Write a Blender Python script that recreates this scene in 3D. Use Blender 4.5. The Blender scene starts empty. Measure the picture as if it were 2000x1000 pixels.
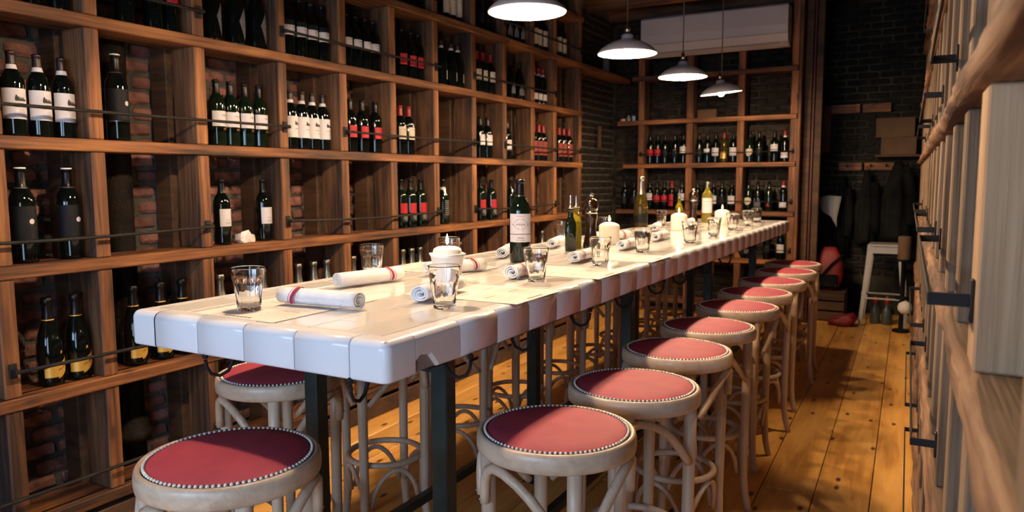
import bpy, bmesh, math, random
from mathutils import Vector, Matrix, noise

S = bpy.context.scene
COL = S.collection
PI = math.pi
rnd = random.Random(7)

# ------------------------------------------------------------------ camera
cam_d = bpy.data.cameras.new('camera')
cam_d.sensor_width = 36.0
cam_d.lens = 1444.0 / 2000.0 * 36.0
cam_d.clip_start = 0.02
cam_d.clip_end = 60
cam_d.dof.use_dof = True
cam_d.dof.focus_distance = 2.05
cam_d.dof.aperture_fstop = 5.0
cam = bpy.data.objects.new('camera', cam_d)
right = Vector((0.87326517, 0.48723305, -0.00345031))
down = Vector((0.04641171, -0.09022834, -0.99483908))
fwd = Vector((-0.4850298, 0.86859818, -0.10140659))
M = Matrix.Identity(4)
for i in range(3):
    M[i][0] = right[i]; M[i][1] = -down[i]; M[i][2] = -fwd[i]
M[0][3], M[1][3], M[2][3] = 0.0, 0.0, 1.38
cam.matrix_world = M
COL.objects.link(cam)
S.camera = cam

# ------------------------------------------------------------------ world, assumed daylight, exposure
w = bpy.data.worlds.new('world'); S.world = w; w.use_nodes = True
bg = w.node_tree.nodes['Background']
bg.inputs[0].default_value = (0.55, 0.75, 1.0, 1); bg.inputs[1].default_value = 0.6
window_fill = bpy.data.lights.new('assumed_window_daylight', 'AREA')  # area light behind the camera, assumed to come from an unseen window
window_fill.shape = 'RECTANGLE'; window_fill.size = 2.3; window_fill.size_y = 0.9
window_fill.color = (0.50, 0.70, 1.0); window_fill.energy = 100
so = bpy.data.objects.new('assumed_window_daylight', window_fill)
so.location = (-1.3, -2.56, 1.50)
so.rotation_euler = (math.radians(90), 0, 0)
COL.objects.link(so)
sd = bpy.data.lights.new('added_door_fill', 'AREA')  # fill light added at an unseen doorway, for faces turned to the right
sd.shape = 'RECTANGLE'; sd.size = 1.3; sd.size_y = 1.7
sd.color = (0.56, 0.74, 1.0); sd.energy = 60
sdo = bpy.data.objects.new('added_door_fill', sd)
sdo.location = (.40, -1.55, 1.15)
sdo.rotation_euler = (math.radians(90), 0, math.radians(90))
COL.objects.link(sdo)
LAMP_E = 2050.0
LAMP_COL = (1.0, 0.71, 0.44)
vs = S.view_settings
S.display_settings.display_device = 'sRGB'
vs.view_transform = 'Standard'; vs.look = 'None'; vs.gamma = 1.0; vs.use_curve_mapping = False
vs.exposure = 0.0
S.cycles.max_bounces = 8
S.cycles.transparent_max_bounces = 8

# ------------------------------------------------------------------ node helpers
def _nt(name):
    m = bpy.data.materials.new(name); m.use_nodes = True
    nt = m.node_tree
    return m, nt, nt.nodes['Principled BSDF']

def N(nt, t, **kw):
    n = nt.nodes.new(t)
    for k, v in kw.items():
        if k in n.inputs: n.inputs[k].default_value = v
        else: setattr(n, k, v)
    return n

def plain(name, col, rough=0.5, metal=0.0, spec=0.5, trans=0.0, ior=1.45, coat=0.0, sss=0.0):
    m, nt, b = _nt(name)
    b.inputs['Base Color'].default_value = (*col, 1)
    b.inputs['Roughness'].default_value = rough
    b.inputs['Metallic'].default_value = metal
    b.inputs['Specular IOR Level'].default_value = spec
    b.inputs['Transmission Weight'].default_value = trans
    b.inputs['IOR'].default_value = ior
    b.inputs['Coat Weight'].default_value = coat
    if sss:
        b.inputs['Subsurface Weight'].default_value = sss
        b.inputs['Subsurface Radius'].default_value = (0.03, 0.02, 0.012)
    return m

def emit(name, col, s):
    m, nt, b = _nt(name)
    b.inputs['Base Color'].default_value = (0, 0, 0, 1)
    b.inputs['Emission Color'].default_value = (*col, 1)
    b.inputs['Emission Strength'].default_value = s
    return m

def mottled(name, c1, c2, scale=8.0, rough=0.6, bump=0.1, bscale=60, detail=4, metal=0.0, rand=0.0, coords='Object'):
    m, nt, b = _nt(name)
    tc = N(nt, 'ShaderNodeTexCoord')
    ns = N(nt, 'ShaderNodeTexNoise', Scale=scale, Detail=detail)
    nt.links.new(tc.outputs[coords], ns.inputs['Vector'])
    cr = N(nt, 'ShaderNodeValToRGB')
    cr.color_ramp.elements[0].position = 0.35; cr.color_ramp.elements[1].position = 0.68
    cr.color_ramp.elements[0].color = (*c1, 1); cr.color_ramp.elements[1].color = (*c2, 1)
    nt.links.new(ns.outputs['Fac'], cr.inputs['Fac'])
    out = cr.outputs['Color']
    if rand:
        oi = N(nt, 'ShaderNodeObjectInfo')
        mr = N(nt, 'ShaderNodeMapRange'); mr.inputs['To Min'].default_value = 1 - rand; mr.inputs['To Max'].default_value = 1 + rand
        nt.links.new(oi.outputs['Random'], mr.inputs['Value'])
        hs = N(nt, 'ShaderNodeHueSaturation')
        nt.links.new(mr.outputs['Result'], hs.inputs['Value']); nt.links.new(out, hs.inputs['Color'])
        out = hs.outputs['Color']
    nt.links.new(out, b.inputs['Base Color'])
    b.inputs['Roughness'].default_value = rough; b.inputs['Metallic'].default_value = metal
    if bump:
        n2 = N(nt, 'ShaderNodeTexNoise', Scale=bscale, Detail=3)
        nt.links.new(tc.outputs[coords], n2.inputs['Vector'])
        bp = N(nt, 'ShaderNodeBump', Strength=bump, Distance=0.01)
        nt.links.new(n2.outputs['Fac'], bp.inputs['Height']); nt.links.new(bp.outputs['Normal'], b.inputs['Normal'])
    return m

def wood(name, axis, dark, mid, light, rough=0.6, bump=0.3, knots=0.0, knotc=(0.06, 0.02, 0.008), rand=0.25, fine=34, grain=1.0, kdim='3D'):
    """Sawn timber; grain runs along the axis; every board gets its own offset and tone."""
    m, nt, b = _nt(name)
    tc = N(nt, 'ShaderNodeTexCoord')
    oi = N(nt, 'ShaderNodeObjectInfo')
    mul = N(nt, 'ShaderNodeVectorMath', operation='SCALE'); mul.inputs['Scale'].default_value = 23.0
    comb = N(nt, 'ShaderNodeCombineXYZ')
    for i in range(3): nt.links.new(oi.outputs['Random'], comb.inputs[i])
    nt.links.new(comb.outputs[0], mul.inputs[0])
    add = N(nt, 'ShaderNodeVectorMath', operation='ADD')
    nt.links.new(tc.outputs['Object'], add.inputs[0]); nt.links.new(mul.outputs[0], add.inputs[1])
    def mapped(along, across):
        mp = N(nt, 'ShaderNodeMapping')
        sc = [across] * 3; sc[axis] = along
        mp.inputs['Scale'].default_value = sc
        nt.links.new(add.outputs[0], mp.inputs['Vector'])
        return mp.outputs[0]
    n1 = N(nt, 'ShaderNodeTexNoise', Scale=1.0, Detail=5, Roughness=0.6, Distortion=0.6)
    nt.links.new(mapped(2.2, fine), n1.inputs['Vector'])
    n2 = N(nt, 'ShaderNodeTexNoise', Scale=1.0, Detail=3, Distortion=0.3)
    nt.links.new(mapped(1.6, 7.0), n2.inputs['Vector'])
    mx = N(nt, 'ShaderNodeMath', operation='ADD')
    h = N(nt, 'ShaderNodeMath', operation='MULTIPLY'); h.inputs[1].default_value = 0.5
    nt.links.new(n1.outputs['Fac'], mx.inputs[0]); nt.links.new(n2.outputs['Fac'], mx.inputs[1]); nt.links.new(mx.outputs[0], h.inputs[0])
    cr = N(nt, 'ShaderNodeValToRGB')
    e = cr.color_ramp.elements
    e[0].position = 0.5 - 0.14 * grain; e[0].color = (*dark, 1)
    e[1].position = 0.5 + 0.16 * grain; e[1].color = (*light, 1)
    k = e.new(0.5); k.color = (*mid, 1)
    nt.links.new(h.outputs[0], cr.inputs['Fac'])
    hs = N(nt, 'ShaderNodeHueSaturation')
    mr = N(nt, 'ShaderNodeMapRange'); mr.inputs['To Min'].default_value = 1 - rand; mr.inputs['To Max'].default_value = 1 + rand
    nt.links.new(oi.outputs['Random'], mr.inputs['Value'])
    nt.links.new(mr.outputs[0], hs.inputs['Value']); nt.links.new(cr.outputs[0], hs.inputs['Color'])
    out = hs.outputs['Color']
    if knots:
        vo = N(nt, 'ShaderNodeTexVoronoi', Scale=1.0); vo.voronoi_dimensions = kdim
        nt.links.new(mapped(2.3, 5.5), vo.inputs['Vector'])
        kr = N(nt, 'ShaderNodeValToRGB')
        ke = kr.color_ramp.elements
        ke[0].position = 0.035 * knots; ke[0].color = (1, 1, 1, 1); ke[1].position = 0.085 * knots; ke[1].color = (0, 0, 0, 1)
        nt.links.new(vo.outputs['Distance'], kr.inputs['Fac'])
        mc = N(nt, 'ShaderNodeMix', data_type='RGBA')
        mc.inputs[7].default_value = (*knotc, 1)
        nt.links.new(kr.outputs[0], mc.inputs[0]); nt.links.new(out, mc.inputs[6])
        out = mc.outputs[2]
    nt.links.new(out, b.inputs['Base Color'])
    b.inputs['Roughness'].default_value = rough
    bp = N(nt, 'ShaderNodeBump', Strength=bump, Distance=0.006)
    nt.links.new(h.outputs[0], bp.inputs['Height']); nt.links.new(bp.outputs[0], b.inputs['Normal'])
    return m

RD, RM, RL = (0.024, 0.008, 0.003), (0.13, 0.042, 0.010), (0.28, 0.108, 0.029)
W_RACK = [wood('rack_timber_%s' % 'xyz'[a], a, RD, RM, RL, rough=0.68, bump=0.9, knots=1.2, rand=0.28, fine=46, grain=0.8) for a in range(3)]
GD, GM, GL = (0.09, 0.052, 0.028), (0.19, 0.12, 0.070), (0.32, 0.215, 0.135)
W_GREY = [wood('weathered_timber_%s' % 'xyz'[a], a, GD, GM, GL, rough=0.85, bump=0.7, knots=0.4, rand=0.12, fine=120, grain=1.0) for a in range(3)]
W_LIVE = wood('live_edge_timber', 1, (0.05, 0.018, 0.007), (0.16, 0.070, 0.030), (0.36, 0.20, 0.105), rough=0.8, bump=1.5, rand=0.1, fine=48, grain=0.7, knots=0.8)
W_FLOOR = wood('pine_floor', 1, (0.48, 0.21, 0.045), (0.72, 0.36, 0.085), (0.84, 0.47, 0.13), rough=0.36, bump=0.12, knots=0.95, kdim='2D', knotc=(0.10, 0.028, 0.008), rand=0.10, fine=26)
W_STOOL = wood('bleached_beech', 2, (0.42, 0.29, 0.20), (0.52, 0.385, 0.275), (0.60, 0.46, 0.34), rough=0.38, bump=0.05, rand=0.08, fine=70)
W_STOOLR = wood('bleached_beech_ring', 0, (0.42, 0.29, 0.20), (0.53, 0.39, 0.28), (0.61, 0.47, 0.35), rough=0.36, bump=0.05, rand=0.08, fine=40)
W_DARK = wood('dark_timber', 0, (0.02, 0.010, 0.005), (0.06, 0.028, 0.012), (0.11, 0.05, 0.02), rough=0.8)
W_SHADED = wood('shaded_timber_side', 2, (0.018, 0.007, 0.003), (0.080, 0.033, 0.012), (0.17, 0.080, 0.030), rough=0.8, bump=0.9, knots=1.2, rand=0.25, fine=46, grain=0.8)  # shade inside the bays put into the colour of the post flanks
W_PALE = wood('pale_weathered_timber', 2, (0.32, 0.18, 0.095), (0.48, 0.30, 0.165), (0.60, 0.41, 0.25), rough=0.85, bump=0.6, knots=1.0, rand=0.05, fine=120, grain=1.0)
M_BRICK = mottled('old_red_brick', (0.13, 0.056, 0.046), (0.33, 0.15, 0.12), scale=14, rough=0.9, bump=0.7, bscale=90, rand=0.45)
M_BRICKD = mottled('dimmed_brick', (0.002, 0.0016, 0.0014), (0.009, 0.006, 0.004), scale=14, rough=0.9, bump=0.7, bscale=90, rand=0.5)  # dimness of the alcove put into the brick colour
M_BRICKB = mottled('dimmed_brown_brick', (0.012, 0.007, 0.005), (0.04, 0.02, 0.012), scale=14, rough=0.9, bump=0.7, bscale=90, rand=0.5)  # brown brick darkened to carry the dimness of the back corner
M_MORTAR = mottled('grey_mortar', (0.06, 0.065, 0.06), (0.13, 0.135, 0.12), scale=9, rough=0.95, bump=0.8, bscale=120)
M_MORTARD = mottled('dimmed_mortar', (0.003, 0.003, 0.0025), (0.055, 0.052, 0.03), scale=3, rough=0.95, bump=0.8, bscale=120)  # mortar colour darkened to carry the dimness at the back
M_TILE = plain('white_glazed_tile', (0.80, 0.775, 0.75), rough=0.09, coat=0.3)
M_EDGE = plain('white_glazed_edge_tile', (0.78, 0.76, 0.78), rough=0.24, coat=0.08)
M_GROUT = plain('pale_grout', (0.30, 0.25, 0.23), rough=0.9)
M_STEEL = mottled('dark_green_steel', (0.006, 0.013, 0.012), (0.014, 0.026, 0.024), scale=12, rough=0.38, bump=0.05)
M_IRON = plain('black_iron', (0.010, 0.009, 0.009), rough=0.7, spec=0.3)
M_IRONG = plain('worn_iron', (0.020, 0.018, 0.018), rough=0.7, spec=0.2)
M_LEATHER = mottled('dusty_red_leather', (0.33, 0.046, 0.078), (0.41, 0.060, 0.088), scale=9, rough=0.6, bump=0.15, bscale=300)
M_LEATHER.node_tree.nodes['Principled BSDF'].inputs['Specular IOR Level'].default_value = 0.15
M_NAIL = plain('nickel_nail', (0.88, 0.85, 0.80), rough=0.25, metal=0.35)
M_NAILBED = plain('dark_gimp', (0.02, 0.02, 0.03), rough=0.7)
M_SCREW = plain('steel_screw', (0.5, 0.48, 0.45), rough=0.3, metal=1)
M_GLASS = plain('clear_glass', (0.98, 0.985, 0.98), rough=0.0, trans=1.0, ior=1.42)
M_NAPKIN = mottled('white_cotton', (0.76, 0.76, 0.78), (0.84, 0.84, 0.86), scale=30, rough=0.9, bump=0.35, bscale=500)
M_STRIPE = plain('burgundy_stripe', (0.32, 0.012, 0.045), rough=0.9)
M_WAX = plain('white_wax', (0.86, 0.80, 0.70), rough=0.45, sss=0.6)
M_CUP = plain('frosted_cup', (0.85, 0.82, 0.78), rough=0.3, sss=0.3)
M_WICK = plain('black_wick', (0.02, 0.015, 0.01), rough=0.9)
M_FLAME = emit('candle_flame', (1.0, 0.62, 0.22), 30.0)
M_BOTTLE = plain('black_glass', (0.002, 0.0035, 0.003), rough=0.05, spec=0.5)
M_BOTTLEG = plain('dark_green_glass', (0.003, 0.008, 0.004), rough=0.05, spec=0.6)
M_YELLOWG = plain('white_wine_glass', (0.80, 0.68, 0.12), rough=0.02, trans=0.85, ior=1.3)
M_OLIVEG = plain('olive_oil_glass', (0.35, 0.28, 0.02), rough=0.03, trans=0.7, ior=1.3)
M_AMBERG = plain('amber_glass', (0.05, 0.034, 0.005), rough=0.04, trans=0.3, ior=1.3)
M_CAPS = plain('black_capsule', (0.004, 0.004, 0.005), rough=0.3, spec=0.3)
M_CAPSM = plain('maroon_capsule', (0.014, 0.005, 0.007), rough=0.4)
M_CAPSR = plain('red_capsule', (0.22, 0.008, 0.014), rough=0.4)
M_CAPSS = plain('silver_foil', (0.30, 0.29, 0.26), rough=0.3, metal=0.9)
M_CAPSW = plain('white_cap', (0.75, 0.74, 0.74), rough=0.4)
M_LWHITE = plain('white_paper_label', (0.56, 0.53, 0.56), rough=0.7)
M_LCREAM = plain('cream_paper_label', (0.50, 0.43, 0.33), rough=0.7)
M_LRED = plain('red_label', (0.36, 0.006, 0.016), rough=0.6)
M_LREDB = plain('brown_red_label', (0.17, 0.018, 0.010), rough=0.6)
M_LGOLD = plain('gold_label', (0.78, 0.43, 0.08), rough=0.38, metal=0.45)
M_LBLACK = plain('matte_black_label', (0.005, 0.005, 0.007), rough=0.6, spec=0.2)
M_LGREY = plain('grey_label', (0.10, 0.10, 0.11), rough=0.6)
M_INK = plain('grey_ink', (0.03, 0.03, 0.035), rough=0.8)
M_INKL = plain('pale_ink', (0.22, 0.21, 0.22), rough=0.8)
M_INKR = plain('red_ink', (0.42, 0.04, 0.04), rough=0.8)
M_MENU = plain('menu_paper', (0.70, 0.64, 0.60), rough=0.8)
M_SHADE = plain('enamel_grey_shade', (0.36, 0.33, 0.36), rough=0.35)
M_SHADEIN = plain('white_enamel', (0.92, 0.90, 0.86), rough=0.5)
M_BULB = emit('lamp_bulb', LAMP_COL, LAMP_E)
M_CHROME = plain('chrome', (0.8, 0.78, 0.75), rough=0.15, metal=1)
M_CORD = plain('cloth_cord', (0.10, 0.075, 0.05), rough=0.9)
M_AC = plain('white_plastic', (0.50, 0.44, 0.42), rough=0.45)
M_ACD = plain('grey_plastic', (0.2, 0.19, 0.18), rough=0.5)
M_PEPPER = plain('dark_walnut', (0.016, 0.006, 0.003), rough=0.14, coat=0.3)
M_CARD = mottled('brown_cardboard', (0.08, 0.042, 0.02), (0.12, 0.065, 0.032), scale=4, rough=0.9, bump=0)
M_CLOTHB = mottled('black_cloth', (0.003, 0.003, 0.004), (0.009, 0.010, 0.010), scale=6, rough=0.95, bump=0.3)
M_CLOTHB.node_tree.nodes['Principled BSDF'].inputs['Specular IOR Level'].default_value = 0.05
M_CLOTHW = plain('white_cloth', (0.55, 0.52, 0.47), rough=0.9)
M_REDN = mottled('red_nylon', (0.10, 0.003, 0.005), (0.26, 0.008, 0.012), scale=7, rough=0.6, bump=0.2)
M_WMETAL = plain('white_painted_metal', (0.32, 0.30, 0.28), rough=0.4)
M_PIPE = mottled('rusty_cast_iron', (0.004, 0.0035, 0.003), (0.016, 0.010, 0.007), scale=12, rough=0.7, bump=0.5)
M_PIPE.node_tree.nodes['Principled BSDF'].inputs['Specular IOR Level'].default_value = 0.1
M_PLASTERD = mottled('dark_plaster', (0.012, 0.009, 0.007), (0.03, 0.02, 0.013), scale=3, rough=0.9)
M_QUARTZ = plain('milky_quartz', (0.72, 0.66, 0.64), rough=0.3, sss=0.3)
M_BLUEP = plain('pale_blue_plastic', (0.25, 0.40, 0.48), rough=0.4)
M_PINKP = plain('pink_paper', (0.60, 0.38, 0.33), rough=0.7)
M_LED = emit('red_indicator', (1, 0.15, 0.05), 3.0)

# ------------------------------------------------------------------ mesh helpers
class MB:
    def __init__(s): s.v = []; s.f = []; s.mi = []; s.sm = []
    def add(s, vs, fs, mi=0, sm=False):
        o = len(s.v); s.v += [tuple(p) for p in vs]
        for f in fs:
            s.f.append(tuple(o + i for i in f)); s.mi.append(mi); s.sm.append(sm)
        return s
    def box(s, x0, x1, y0, y1, z0, z1, ch=0.0, mi=0):
        if ch <= 0:
            vs = [(x, y, z) for z in (z0, z1) for y in (y0, y1) for x in (x0, x1)]
            return s.add(vs, [(0, 2, 3, 1), (4, 5, 7, 6), (0, 1, 5, 4), (2, 6, 7, 3), (0, 4, 6, 2), (1, 3, 7, 5)], mi)
        c = min(ch, (x1 - x0) / 2.01, (y1 - y0) / 2.01, (z1 - z0) / 2.01)
        X, Y, Z = (x0, x1), (y0, y1), (z0, z1)
        vs = []; idx = {}
        for i in (0, 1):
            for j in (0, 1):
                for k in (0, 1):
                    a = (c if i == 0 else -c, c if j == 0 else -c, c if k == 0 else -c)
                    for ax in range(3):
                        p = [X[i] + a[0], Y[j] + a[1], Z[k] + a[2]]
                        p[ax] = (X[i], Y[j], Z[k])[ax]
                        idx[(i, j, k, ax)] = len(vs); vs.append(tuple(p))
        fs = []
        g = lambda i, j, k, ax: idx[(i, j, k, ax)]
        for i in (0, 1):
            fs.append([g(i, 0, 0, 0), g(i, 1, 0, 0), g(i, 1, 1, 0), g(i, 0, 1, 0)][::1 if i else -1])
            fs.append([g(0, i, 0, 1), g(0, i, 1, 1), g(1, i, 1, 1), g(1, i, 0, 1)][::1 if i else -1])
            fs.append([g(0, 0, i, 2), g(1, 0, i, 2), g(1, 1, i, 2), g(0, 1, i, 2)][::1 if i else -1])
        for i in (0, 1):
            for j in (0, 1):
                fs.append([g(i, j, 0, 0), g(i, j, 1, 0), g(i, j, 1, 1), g(i, j, 0, 1)])
                fs.append([g(i, 0, j, 0), g(i, 1, j, 0), g(i, 1, j, 2), g(i, 0, j, 2)])
                fs.append([g(0, i, j, 1), g(1, i, j, 1), g(1, i, j, 2), g(0, i, j, 2)])
                for k in (0, 1):
                    fs.append([g(i, j, k, 0), g(i, j, k, 1), g(i, j, k, 2)])
        return s.add(vs, fs, mi)
    def lathe(s, prof, seg=24, mi=0, c=(0, 0), sm=True, rf=None, cap=True):
        vs = []; fs = []
        n = len(prof)
        for (r, z) in prof:
            for k in range(seg):
                t = 2 * PI * k / seg
                rr = r * (rf(t, z) if rf else 1)
                vs.append((c[0] + rr * math.cos(t), c[1] + rr * math.sin(t), z))
        for i in range(n - 1):
            for k in range(seg):
                a = i * seg + k; b = i * seg + (k + 1) % seg
                fs.append((a, b, b + seg, a + seg))
        s.add(vs, fs, mi, sm)
        if cap:
            o = len(s.v) - len(vs)
            if prof[0][0] > 1e-5: s.f.append(tuple(o + k for k in range(seg))[::-1]); s.mi.append(mi); s.sm.append(False)
            if prof[-1][0] > 1e-5: s.f.append(tuple(o + (n - 1) * seg + k for k in range(seg))); s.mi.append(mi); s.sm.append(False)
        return s
    def tube(s, path, r, seg=8, mi=0, closed=False, sm=True, flat=1.0):
        P = [Vector(p) for p in path]; n = len(P)
        R = r if isinstance(r, (list, tuple)) else [r] * n
        ref = None; vs = []; fs = []
        for i in range(n):
            if closed: t = P[(i + 1) % n] - P[(i - 1) % n]
            else: t = P[min(i + 1, n - 1)] - P[max(i - 1, 0)]
            t.normalize()
            if ref is None:
                ref = t.orthogonal().normalized() if abs(t.z) > 0.9 else Vector((0, 0, 1)).cross(t).normalized()
            ref = (ref - t * ref.dot(t)).normalized()
            bn = t.cross(ref)
            for k in range(seg):
                a = 2 * PI * k / seg
                vs.append(P[i] + ref * (R[i] * math.cos(a)) + bn * (R[i] * flat * math.sin(a)))
        m = n if closed else n - 1
        for i in range(m):
            for k in range(seg):
                a = i * seg + k; b = i * seg + (k + 1) % seg
                c = ((i + 1) % n) * seg + (k + 1) % seg; d = ((i + 1) % n) * seg + k
                fs.append((a, b, c, d))
        if not closed:
            fs.append(tuple(range(seg))[::-1]); fs.append(tuple((n - 1) * seg + k for k in range(seg)))
        return s.add(vs, fs, mi, sm)
    def prism(s, poly, y0, y1, mi=0, axis=1, sm=False):
        """poly of (a,b) in the plane normal to axis, extruded along axis."""
        n = len(poly)
        def P(a, b, h):
            return {0: (h, a, b), 1: (a, h, b), 2: (a, b, h)}[axis]
        vs = [P(a, b, y0) for a, b in poly] + [P(a, b, y1) for a, b in poly]
        fs = [tuple(range(n)), tuple(range(n, 2 * n))[::-1]] + [(i, n + i, n + (i + 1) % n, (i + 1) % n) for i in range(n)]
        return s.add(vs, fs, mi, sm)
    def mesh(s, name, mats):
        me = bpy.data.meshes.new(name)
        me.from_pydata(s.v, [], s.f)
        for m in (mats if isinstance(mats, (list, tuple)) else [mats]): me.materials.append(m)
        me.polygons.foreach_set('material_index', s.mi)
        me.polygons.foreach_set('use_smooth', s.sm)
        bm = bmesh.new(); bm.from_mesh(me)
        bmesh.ops.recalc_face_normals(bm, faces=bm.faces)
        bm.to_mesh(me); bm.free()
        me.update()
        return me

def link(name, me, parent=None, loc=(0, 0, 0), rot=(0, 0, 0)):
    o = bpy.data.objects.new(name, me); COL.objects.link(o)
    if parent is not None: o.parent = parent
    o.location = loc; o.rotation_euler = rot
    return o

def thing(name, label, cat, loc=(0, 0, 0), rz=0, group=None, me=None):
    o = bpy.data.objects.new(name, me); COL.objects.link(o)
    o.location = loc; o.rotation_euler = (0, 0, rz)
    if me is None: o.empty_display_size = 0.05
    o['label'] = label; o['category'] = cat
    if group: o['group'] = group
    return o

def structure(name, me, label=None):
    o = link(name, me); o['kind'] = 'structure'
    if label: o['label'] = label
    return o

_box = {}
def board(name, x0, x1, y0, y1, z0, z1, mats, parent, ch=0.004, label=None, side=None, side_ax=1):
    """One sawn board, mesh centred on its own origin, meshes shared between equal sizes."""
    dx, dy, dz = round(x1 - x0, 3), round(y1 - y0, 3), round(z1 - z0, 3)
    ax = 0 if dx >= max(dy, dz) else 1 if dy >= dz else 2
    m = mats[ax] if isinstance(mats, list) else mats
    key = (dx, dy, dz, ch, m.name, side is None)
    if key not in _box:
        b = MB().box(-dx / 2, dx / 2, -dy / 2, dy / 2, -dz / 2, dz / 2, ch)
        if side is not None:                   # flanks coloured darker to stand in for shade in the bays
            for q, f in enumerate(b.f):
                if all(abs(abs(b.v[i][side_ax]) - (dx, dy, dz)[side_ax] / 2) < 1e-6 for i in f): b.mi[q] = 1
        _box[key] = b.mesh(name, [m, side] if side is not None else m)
    o = link(name, _box[key], parent, ((x0 + x1) / 2, (y0 + y1) / 2, (z0 + z1) / 2))
    if label: o['label'] = label
    return o

ORD = ['first', 'second', 'third', 'fourth', 'fifth', 'sixth', 'seventh', 'eighth', 'ninth', 'tenth', 'eleventh', 'twelfth', 'thirteenth', 'fourteenth', 'fifteenth']

# ------------------------------------------------------------------ setting: floor, walls, ceiling
SK = 0.018                                     # the right-hand wall and floor boards run slightly askew of the table
XW, YB, YF, ZC = -3.075, 7.82, -2.6, 3.22
floor = structure('floor', MB().box(XW - .1, 0.9, YF, 8.5, -0.08, -0.022).mesh('floor', M_MORTARD))
fr = math.atan(SK)
xb = -3.05
k = 0
fw = 0.222
while xb < 0.55:
    wd = fw - 0.004
    cuts = [YF]
    y = YF + rnd.uniform(1.2, 3.2)
    while y < 7.6:
        cuts.append(y); y += rnd.uniform(2.6, 4.2)
    cuts.append(8.42)
    for a, b in zip(cuts[:-1], cuts[1:]):
        o = link('floorboard', MB().box(-wd / 2, wd / 2, a - (a + b) / 2 + .0012, b - (a + b) / 2 - .0012, -0.012, 0.0, 0.0025).mesh('floorboard', W_FLOOR), floor)
        yc = (a + b) / 2
        o.location = (xb + 0.02 + wd / 2 - SK * (yc - 3.2), yc, -rnd.uniform(0, 0.0012))
        o.rotation_euler = (0, 0, fr)
    xb += fw

def brick_meshes(mat, L, H, D, n=6, seed=1):
    out = []
    for q in range(n):
        r = random.Random(seed * 31 + q)
        b = MB().box(-D / 2, D / 2, -L / 2, L / 2, -H / 2, H / 2, 0.011)
        b.v = [(x + r.uniform(-.0025, .0025), y + r.uniform(-.004, .004), z + r.uniform(-.0025, .0025)) for x, y, z in b.v]
        out.append(b.mesh('brick', mat))
    return out

def brick_wall(root, mat, axis, plane, facing, u0, u1, z0, z1, key, limit=295, L=0.182, H=0.051, ju=0.022, jv=0.018):
    """Running bond: the best-seen bricks one by one, all others joined into one part."""
    D = 0.03
    full = brick_meshes(mat, L, H, D, seed=3); half = brick_meshes(mat, L / 2 - ju / 2, H, D, seed=5)
    P = []
    row = 0; z = z0
    while z + H < z1:
        u = u0 - (0 if row % 2 else (L + ju) / 2)
        while u < u1:
            c = u + L / 2
            if u >= u0 - 1e-4 and u + L <= u1 + 1e-4: P.append((c, z + H / 2, 0))
            elif u + L / 2 >= u1 - L * .6 and u + (L - ju) / 2 <= u1: P.append((u + L / 4, z + H / 2, 1))
            elif u < u0: P.append((u + L - L / 4, z + H / 2, 1))
            u += L + ju
        z += H + jv; row += 1
    P.sort(key=key)
    rest = MB()
    rr = random.Random(11)
    for i, (c, zz, hf) in enumerate(P):
        me = (half if hf else full)[rr.randrange(6)]
        off = rr.uniform(-.004, .004)
        pos = (plane + facing * (D / 2 - .012 + off), c, zz) if axis == 0 else (c, plane + facing * (D / 2 - .012 + off), zz)
        rz = 0 if axis == 0 else PI / 2
        if i < limit:
            link('brick', me, root, pos, (0, 0, rz))
        else:
            ca, sa = math.cos(rz), math.sin(rz)
            rest.add([(pos[0] + v.co.x * ca - v.co.y * sa, pos[1] + v.co.x * sa + v.co.y * ca, pos[2] + v.co.z) for v in me.vertices],
                     [tuple(p.vertices) for p in me.polygons])
    if rest.v:
        o = link('brickwork', rest.mesh('brickwork', mat), root); o['kind'] = 'stuff'

wl = structure('wall_left', MB().box(XW - .15, XW, YF, 8.1, -.05, ZC).mesh('wall_left', M_MORTAR))
brick_wall(wl, M_BRICKB, 0, XW, 1, 6.27, 7.8, 0.0, 3.15, key=lambda p: p[0], limit=0)  # far end of this wall gets darker brick in place of shade
brick_wall(wl, M_BRICK, 0, XW, 1, 0.75, 6.26, 0.0, 3.15, key=lambda p: (0 if 1.25 < p[0] < 3.45 and 0.1 < p[1] < 2.4 else 1, p[0] + 0.15 * abs(p[1] - 1.2)))
XA = -1.06
wb = structure('wall_back', MB().box(XW - .1, XA, YB, YB + .12, -.05, ZC).mesh('wall_back', M_MORTARD))
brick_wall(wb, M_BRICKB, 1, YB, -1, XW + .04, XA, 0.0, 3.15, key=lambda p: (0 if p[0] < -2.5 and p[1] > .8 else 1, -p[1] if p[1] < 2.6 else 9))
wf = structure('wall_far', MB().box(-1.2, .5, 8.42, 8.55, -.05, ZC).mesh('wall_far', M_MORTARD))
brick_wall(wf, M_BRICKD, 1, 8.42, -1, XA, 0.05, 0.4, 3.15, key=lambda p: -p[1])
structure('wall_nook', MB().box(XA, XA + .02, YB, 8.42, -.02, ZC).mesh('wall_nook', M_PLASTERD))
wrm = MB().box(.42, .55, -.8, 8.5, -.05, ZC); wrm.box(.42, .55, YF, -2.3, -.05, ZC); wrm.box(.42, .55, -2.3, -.8, 2.15, ZC)
structure('wall_right', wrm.mesh('wall_right', M_MORTARD))
dr = structure('added_door_1', None)  # unseen doorway added to account for the fill light
board('added_door_frame', .43, .50, -2.3, -2.24, 0, 2.15, M_IRON, dr); board('added_door_frame', .43, .50, -.86, -.8, 0, 2.15, M_IRON, dr); board('added_door_frame', .43, .50, -2.24, -.86, 2.09, 2.15, M_IRON, dr); board('added_door_sill', .43, .50, -2.24, -.86, 0, .12, M_IRON, dr)
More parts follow.
